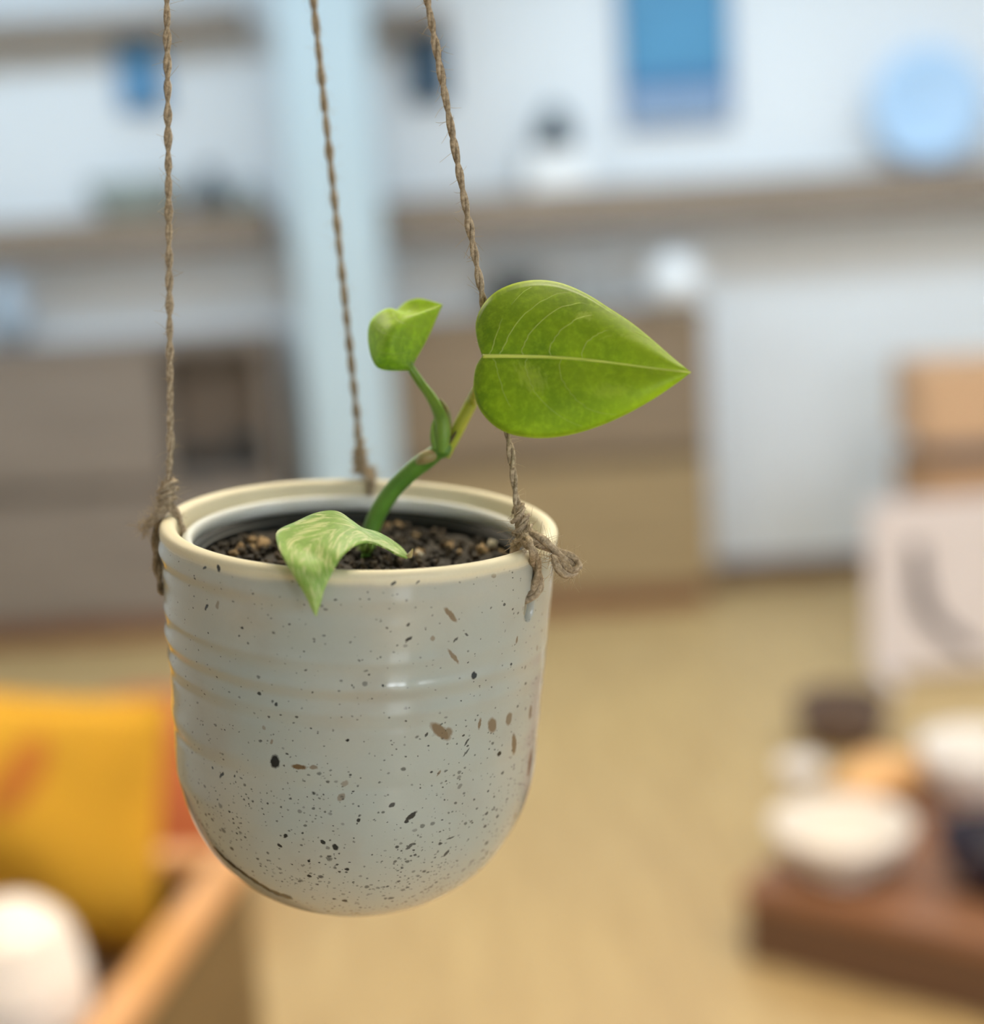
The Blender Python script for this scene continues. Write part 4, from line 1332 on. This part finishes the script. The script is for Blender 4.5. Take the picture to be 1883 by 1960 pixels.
# petiole of the young curled leaf
zy = zt_ - .006
stalk('petiole', [at(846, 866, zt_ - .0012), at(848, 838, zt_ - .002), at(844, 800, zt_ - .003), at(826, 762, zt_ - .004), at(803, 730, zt_ - .005), at(786, 704, zy), at(782, 694, zy)],
      [.0016, .0023, .0022, .0017, .0014, .0013, .0012], M['petiole'])
stalk('sheath', [at(834, 866, zt_ - .001), at(830, 835, zt_ - .0015), at(832, 812, zt_ - .002), at(838, 790, zt_ - .002)], [.0008, .0012, .0010, .0003], M['petiole'], n=24)
stalk('sheath', [at(860, 840, zt_ - .001), at(859, 805, zt_ - .002), at(852, 780, zt_ - .003), at(842, 764, zt_ - .003)], [.0005, .0008, .0009, .0004], M['sheath'], n=24)
# petiole of the large leaf
zl = 0.424
stalk('petiole', [at(850, 872, zt_ + .001), at(870, 834, zt_), at(888, 798, zt_ - .002), at(905, 765, zt_ - .004), at(918, 728, zl + .004), at(927, 700, zl + .0042), at(931, 684, zl + .0032)],
      [.0018, .0020, .0018, .0016, .0013, .0012, .0011], M['yellowstalk'])
stalk('sheath', [at(860, 848, zt_ - .001), at(874, 824, zt_ - .0016), at(893, 790, zt_ - .003), at(906, 758, zt_ - .0055)], [.0006, .0009, .0006, .0003], M['brown'], n=24)

def blade(name, mid, up, lo, mat, nt=54, ns=12, bulge=0.0, edge_drop=0.0, ripple=0.0, thick=0.00035, vup=1.0, vlo=-1.0, ridge=None):
    """heart blade between a midrib curve and two edge curves, all given as (px, py, depth)"""
    m, a, b = spline(mid, nt), spline(up, nt), spline(lo, nt)
    rows, uvs = [], []
    for i in range(nt):
        t = i / (nt - 1)
        row = []
        for j in range(-ns, ns + 1):
            s = abs(j) / ns
            e = a[i] if j > 0 else b[i]
            q = m[i] * (1 - s) + e * s
            wt = math.sin(PI * min(1, t * 1.02)) ** 0.6
            q = q.copy()
            q[2] += (-bulge * math.sin(PI * s) + edge_drop * s * s) * wt + ripple * math.sin(14 * t + (2 if j > 0 else 0)) * s * s * wt
            row.append(at(*q))
            uvs.append((t, (s * vup) if j > 0 else (s * vlo)))
        rows.append(row)
    k = 2 * ns + 1
    vs = [p for r in rows for p in r]
    fs = []
    for i in range(nt - 1):
        for j in range(k - 1):
            fs.append((i * k + j, i * k + j + 1, (i + 1) * k + j + 1, (i + 1) * k + j))
    o = mesh(name, tl(vs), fs, mat, plant, True, uvs)
    md = o.modifiers.new('thickness', 'SOLIDIFY')
    md.thickness = thick
    md.offset = 0
    return o

# the large heart leaf
Zl = zl
def d3(pts, z0, gx=0.0, gy=0.0, cx=1080, cy=690):
    return [(x, y, z0 + gx * (x - cx) / 400 + gy * (y - cy) / 150) for x, y in pts]
g = dict(gx=-0.006, gy=-0.007)
big_mid = d3([(924, 682), (975, 682), (1030, 683), (1090, 686), (1150, 692), (1205, 699), (1260, 706), (1322, 713)], Zl, **g)
big_up = d3([(924, 682), (915, 655), (911, 620), (922, 588), (948, 560), (985, 543), (1030, 536.5), (1075, 543), (1120, 562), (1165, 590), (1210, 620), (1255, 657), (1290, 688), (1322, 713)], Zl, **g)
big_lo = d3([(924, 682), (912, 702), (907, 735), (912, 770), (932, 802), (962, 825), (1000, 836), (1045, 838), (1095, 831), (1150, 814), (1205, 789), (1255, 760), (1290, 736), (1322, 713)], Zl, **g)
lm_big = leaf_mat('large_leaf_green', (0.165, 0.275, 0.014, 1), (0.36, 0.48, 0.028, 1), (0.52, 0.60, 0.12, 1), 0.16, (0.50, 0.60, 0.08, 1), 0.48,
                  stripes=0.001, patches=((0.20, -0.28, 0.075, 0.20, 0.42), (0.34, 0.62, 0.03, 0.10, 0.6), (0.55, 0.62, 0.05, 0.10, 0.45), (0.52, -0.45, 0.10, 0.14, 0.3), (0.95, 0.1, 0.2, 0.5, 0.3)))
leafA = blade('leaf', big_mid, big_up, big_lo, lm_big, bulge=0.0022, edge_drop=0.0035, ripple=0.0007)
leafA['label'] = 'large heart-shaped leaf, bright green with pale flecks'
rib = spline([(x, y, z - 0.0005) for x, y, z in big_mid], 60)
vs, fs = tube_geo([tuple(at(*q)) for q in rib], np.linspace(0.00062, 0.0002, 60), 8)
M['rib'] = stem_mat('yellow_green_vein', (0.62, 0.70, 0.13, 1), (0.55, 0.65, 0.10, 1))
mesh('midrib', tl(vs), fs, M['rib'], leafA)
# raised side veins on the blade
def vein(mid, edge, t0, t1, bul, ed, r0, parent):
    m, e = spline(mid, 101), spline(edge, 101)
    pts = []
    for i in range(22):
        f_ = i / 21
        s = 0.02 + 0.90 * f_ ** 0.9
        t = t0 + (t1 - t0) * f_ ** 1.3
        k_ = int(min(100, t * 100))
        q = m[k_] * (1 - s) + e[k_] * s
        wt = math.sin(PI * min(1, t * 1.02)) ** 0.6
        q = q.copy(); q[2] += (-bul * math.sin(PI * s) + ed * s * s) * wt - 0.00034
        pts.append(tuple(at(*q)))
    vs, fs = tube_geo(pts, np.linspace(r0, r0 * 0.45, 22), 6)
    mesh('side_vein', tl(vs), fs, M['rib'], parent)
for t0, t1 in ((0.015, 0.36), (0.09, 0.50), (0.20, 0.60), (0.33, 0.70), (0.48, 0.80)):
    vein(big_mid, big_up, t0, t1, 0.0022, 0.0035, 0.00010, leafA)
for t0, t1 in ((0.05, 0.40), (0.22, 0.58), (0.38, 0.70)):
    vein(big_mid, big_lo, t0, t1, 0.0022, 0.0035, 0.00007, leafA)

# the young curled leaf: a cup whose far edge rolls behind
Zy = zy
lm_y = leaf_mat('young_leaf_green', (0.24, 0.42, 0.05, 1), (0.50, 0.66, 0.07, 1), (0.55, 0.68, 0.16, 1), 0.10, (0.50, 0.62, 0.12, 1), 0.45, stripes=6)
yr = spline([(786, 707, Zy), (795, 688, Zy + .001), (808, 665, Zy + .002), (822, 638, Zy + .003), (834, 610, Zy + .004), (846, 583, Zy + .005)], 40)       # right edge
yf = spline([(784, 708, Zy - .001), (752, 690, Zy - .005), (745, 660, Zy - .007), (755, 630, Zy - .0065), (785, 608, Zy - .003), (846, 583, Zy + .005)], 40)  # belly facing the lens
yl = spline([(782, 709, Zy), (722, 700, Zy + .000), (706, 660, Zy + .004), (710, 615, Zy + .006), (742, 591, Zy + .004), (775, 600, Zy + .0035), (805, 603, Zy + .0035), (846, 583, Zy + .005)], 40)  # left fold and upper lip
yb = spline([(783, 708, Zy + .002), (745, 695, Zy + .009), (735, 655, Zy + .014), (752, 610, Zy + .014), (772, 582, Zy + .012), (798, 572, Zy + .010), (820, 575, Zy + .008), (846, 583, Zy + .005)], 40)  # far side rolled behind
rows, uvs, fs = [], [], []
def sheet(ctrl_of, nj, v0, v1):
    base = len(rows)
    for i in range(40):
        sp = spline(ctrl_of(i, math.sin(PI * i / 39)), nj)
        for j, q in enumerate(sp):
            rows.append(at(*q)); uvs.append((i / 39, v0 + (v1 - v0) * j / (nj - 1)))
    for i in range(39):
        for j in range(nj - 1):
            fs.append((base + i * nj + j, base + i * nj + j + 1, base + (i + 1) * nj + j + 1, base + (i + 1) * nj + j))
A3 = lambda *q: np.array(q, float)
# side facing the lens, from the right margin to the wavy upper lip; then the far side rolled behind it
sheet(lambda i, w: [yr[i], (yr[i] + yf[i]) / 2 + A3(0, 0, -.001), yf[i], (yf[i] + yl[i]) / 2 + A3(-4 * w, 0, -.0006), yl[i]], 18, 1.0, -1.0)
sheet(lambda i, w: [yl[i] + A3(3 * w, 6 * w, .0012 * w), (yl[i] + yb[i]) / 2 + A3(0, 8 * w, .002 * w), yb[i]], 12, -0.2, -1.0)
leafB = mesh('leaf', tl(rows), fs, lm_y, plant, True, uvs)
md = leafB.modifiers.new('thickness', 'SOLIDIFY'); md.thickness = 0.00035; md.offset = 0
leafB['label'] = 'small young leaf, curled like a cup, light green'

# the drooping variegated leaf that hangs over the rim
def dz(x, y):
    z = float(np.interp(y, [970, 985, 1010, 1045, 1062, 1078, 1100, 1180], [.4400, .4370, .4285, .4160, .4115, .4093, .4080, .4068]))
    z += max(0.0, (x - 660) / 120.0) * 0.0135
    z += max(0.0, (600 - x) / 70.0) * 0.0012
    return (x, y, z)
lo_up = [dz(*q) for q in [(781, 1064), (768, 1048), (745, 1031), (720, 1018), (694, 1011), (672, 996), (652, 982), (632, 978), (600, 984), (565, 1000), (538, 1012), (528, 1022), (531, 1042), (542, 1068), (560, 1098), (580, 1130), (596, 1162), (605, 1179)]]
lo_lo = [dz(*q) for q in [(779, 1069), (762, 1063), (742, 1052), (722, 1043), (702, 1039), (684, 1043), (668, 1052), (652, 1068), (641, 1086), (630, 1108), (620, 1130), (614, 1152), (608, 1168), (605, 1179)]]
lm_d = leaf_mat('variegated_leaf', (0.20, 0.37, 0.06, 1), (0.34, 0.52, 0.12, 1), (0.74, 0.76, 0.38, 1), 0.70, (0.52, 0.60, 0.20, 1), 0.30, stripes=0.001)
a, b = spline(lo_up, 70), spline(lo_lo, 70)
rows, uvs = [], []
for i in range(70):
    t = i / 69
    for j in range(17):
        s = j / 16
        q = a[i] * (1 - s) + b[i] * s
        q = q.copy(); q[2] += -0.0022 * math.sin(PI * s) * math.sin(PI * t) ** 0.7
        rows.append(at(*q)); uvs.append((t, 0.96 - 1.92 * s))
fs = [(i * 17 + j, i * 17 + j + 1, (i + 1) * 17 + j + 1, (i + 1) * 17 + j) for i in range(69) for j in range(16)]
leafC = mesh('leaf', tl(rows), fs, lm_d, plant, True, uvs)
md = leafC.modifiers.new('thickness', 'SOLIDIFY'); md.thickness = 0.0004; md.offset = 0
leafC['label'] = 'drooping leaf streaked pale yellow, its tip hanging over the rim'
stalk('petiole', [at(712, 1030, dz(712, 1030)[2] + .0008), at(708, 1040, .432), at(704, 1052, zb_ - .001), plant_base], [.0007, .0010, .0013, .0016], M['petiole'], n=24)
q = dz(780, 1066)
stalk('dry_tip', [at(777, 1064, q[2]), at(783, 1064, q[2]), at(788, 1056, q[2] + .0005), at(790, 1050, q[2] + .0005)], [.0003, .0008, .0005, .0001], M['sheath'], n=16)
stalk('stem_shoot', [plant_base + (at(690, 1064, zb_) - at(700, 1064, zb_)) - potz * 0.008, at(691, 1060, zb_ - .0015), at(700, 1035, zb_ - .001), at(710, 1010, zb_ + .001)], [.0016, .0016, .0012, .0006], M['petiole'], n=30)
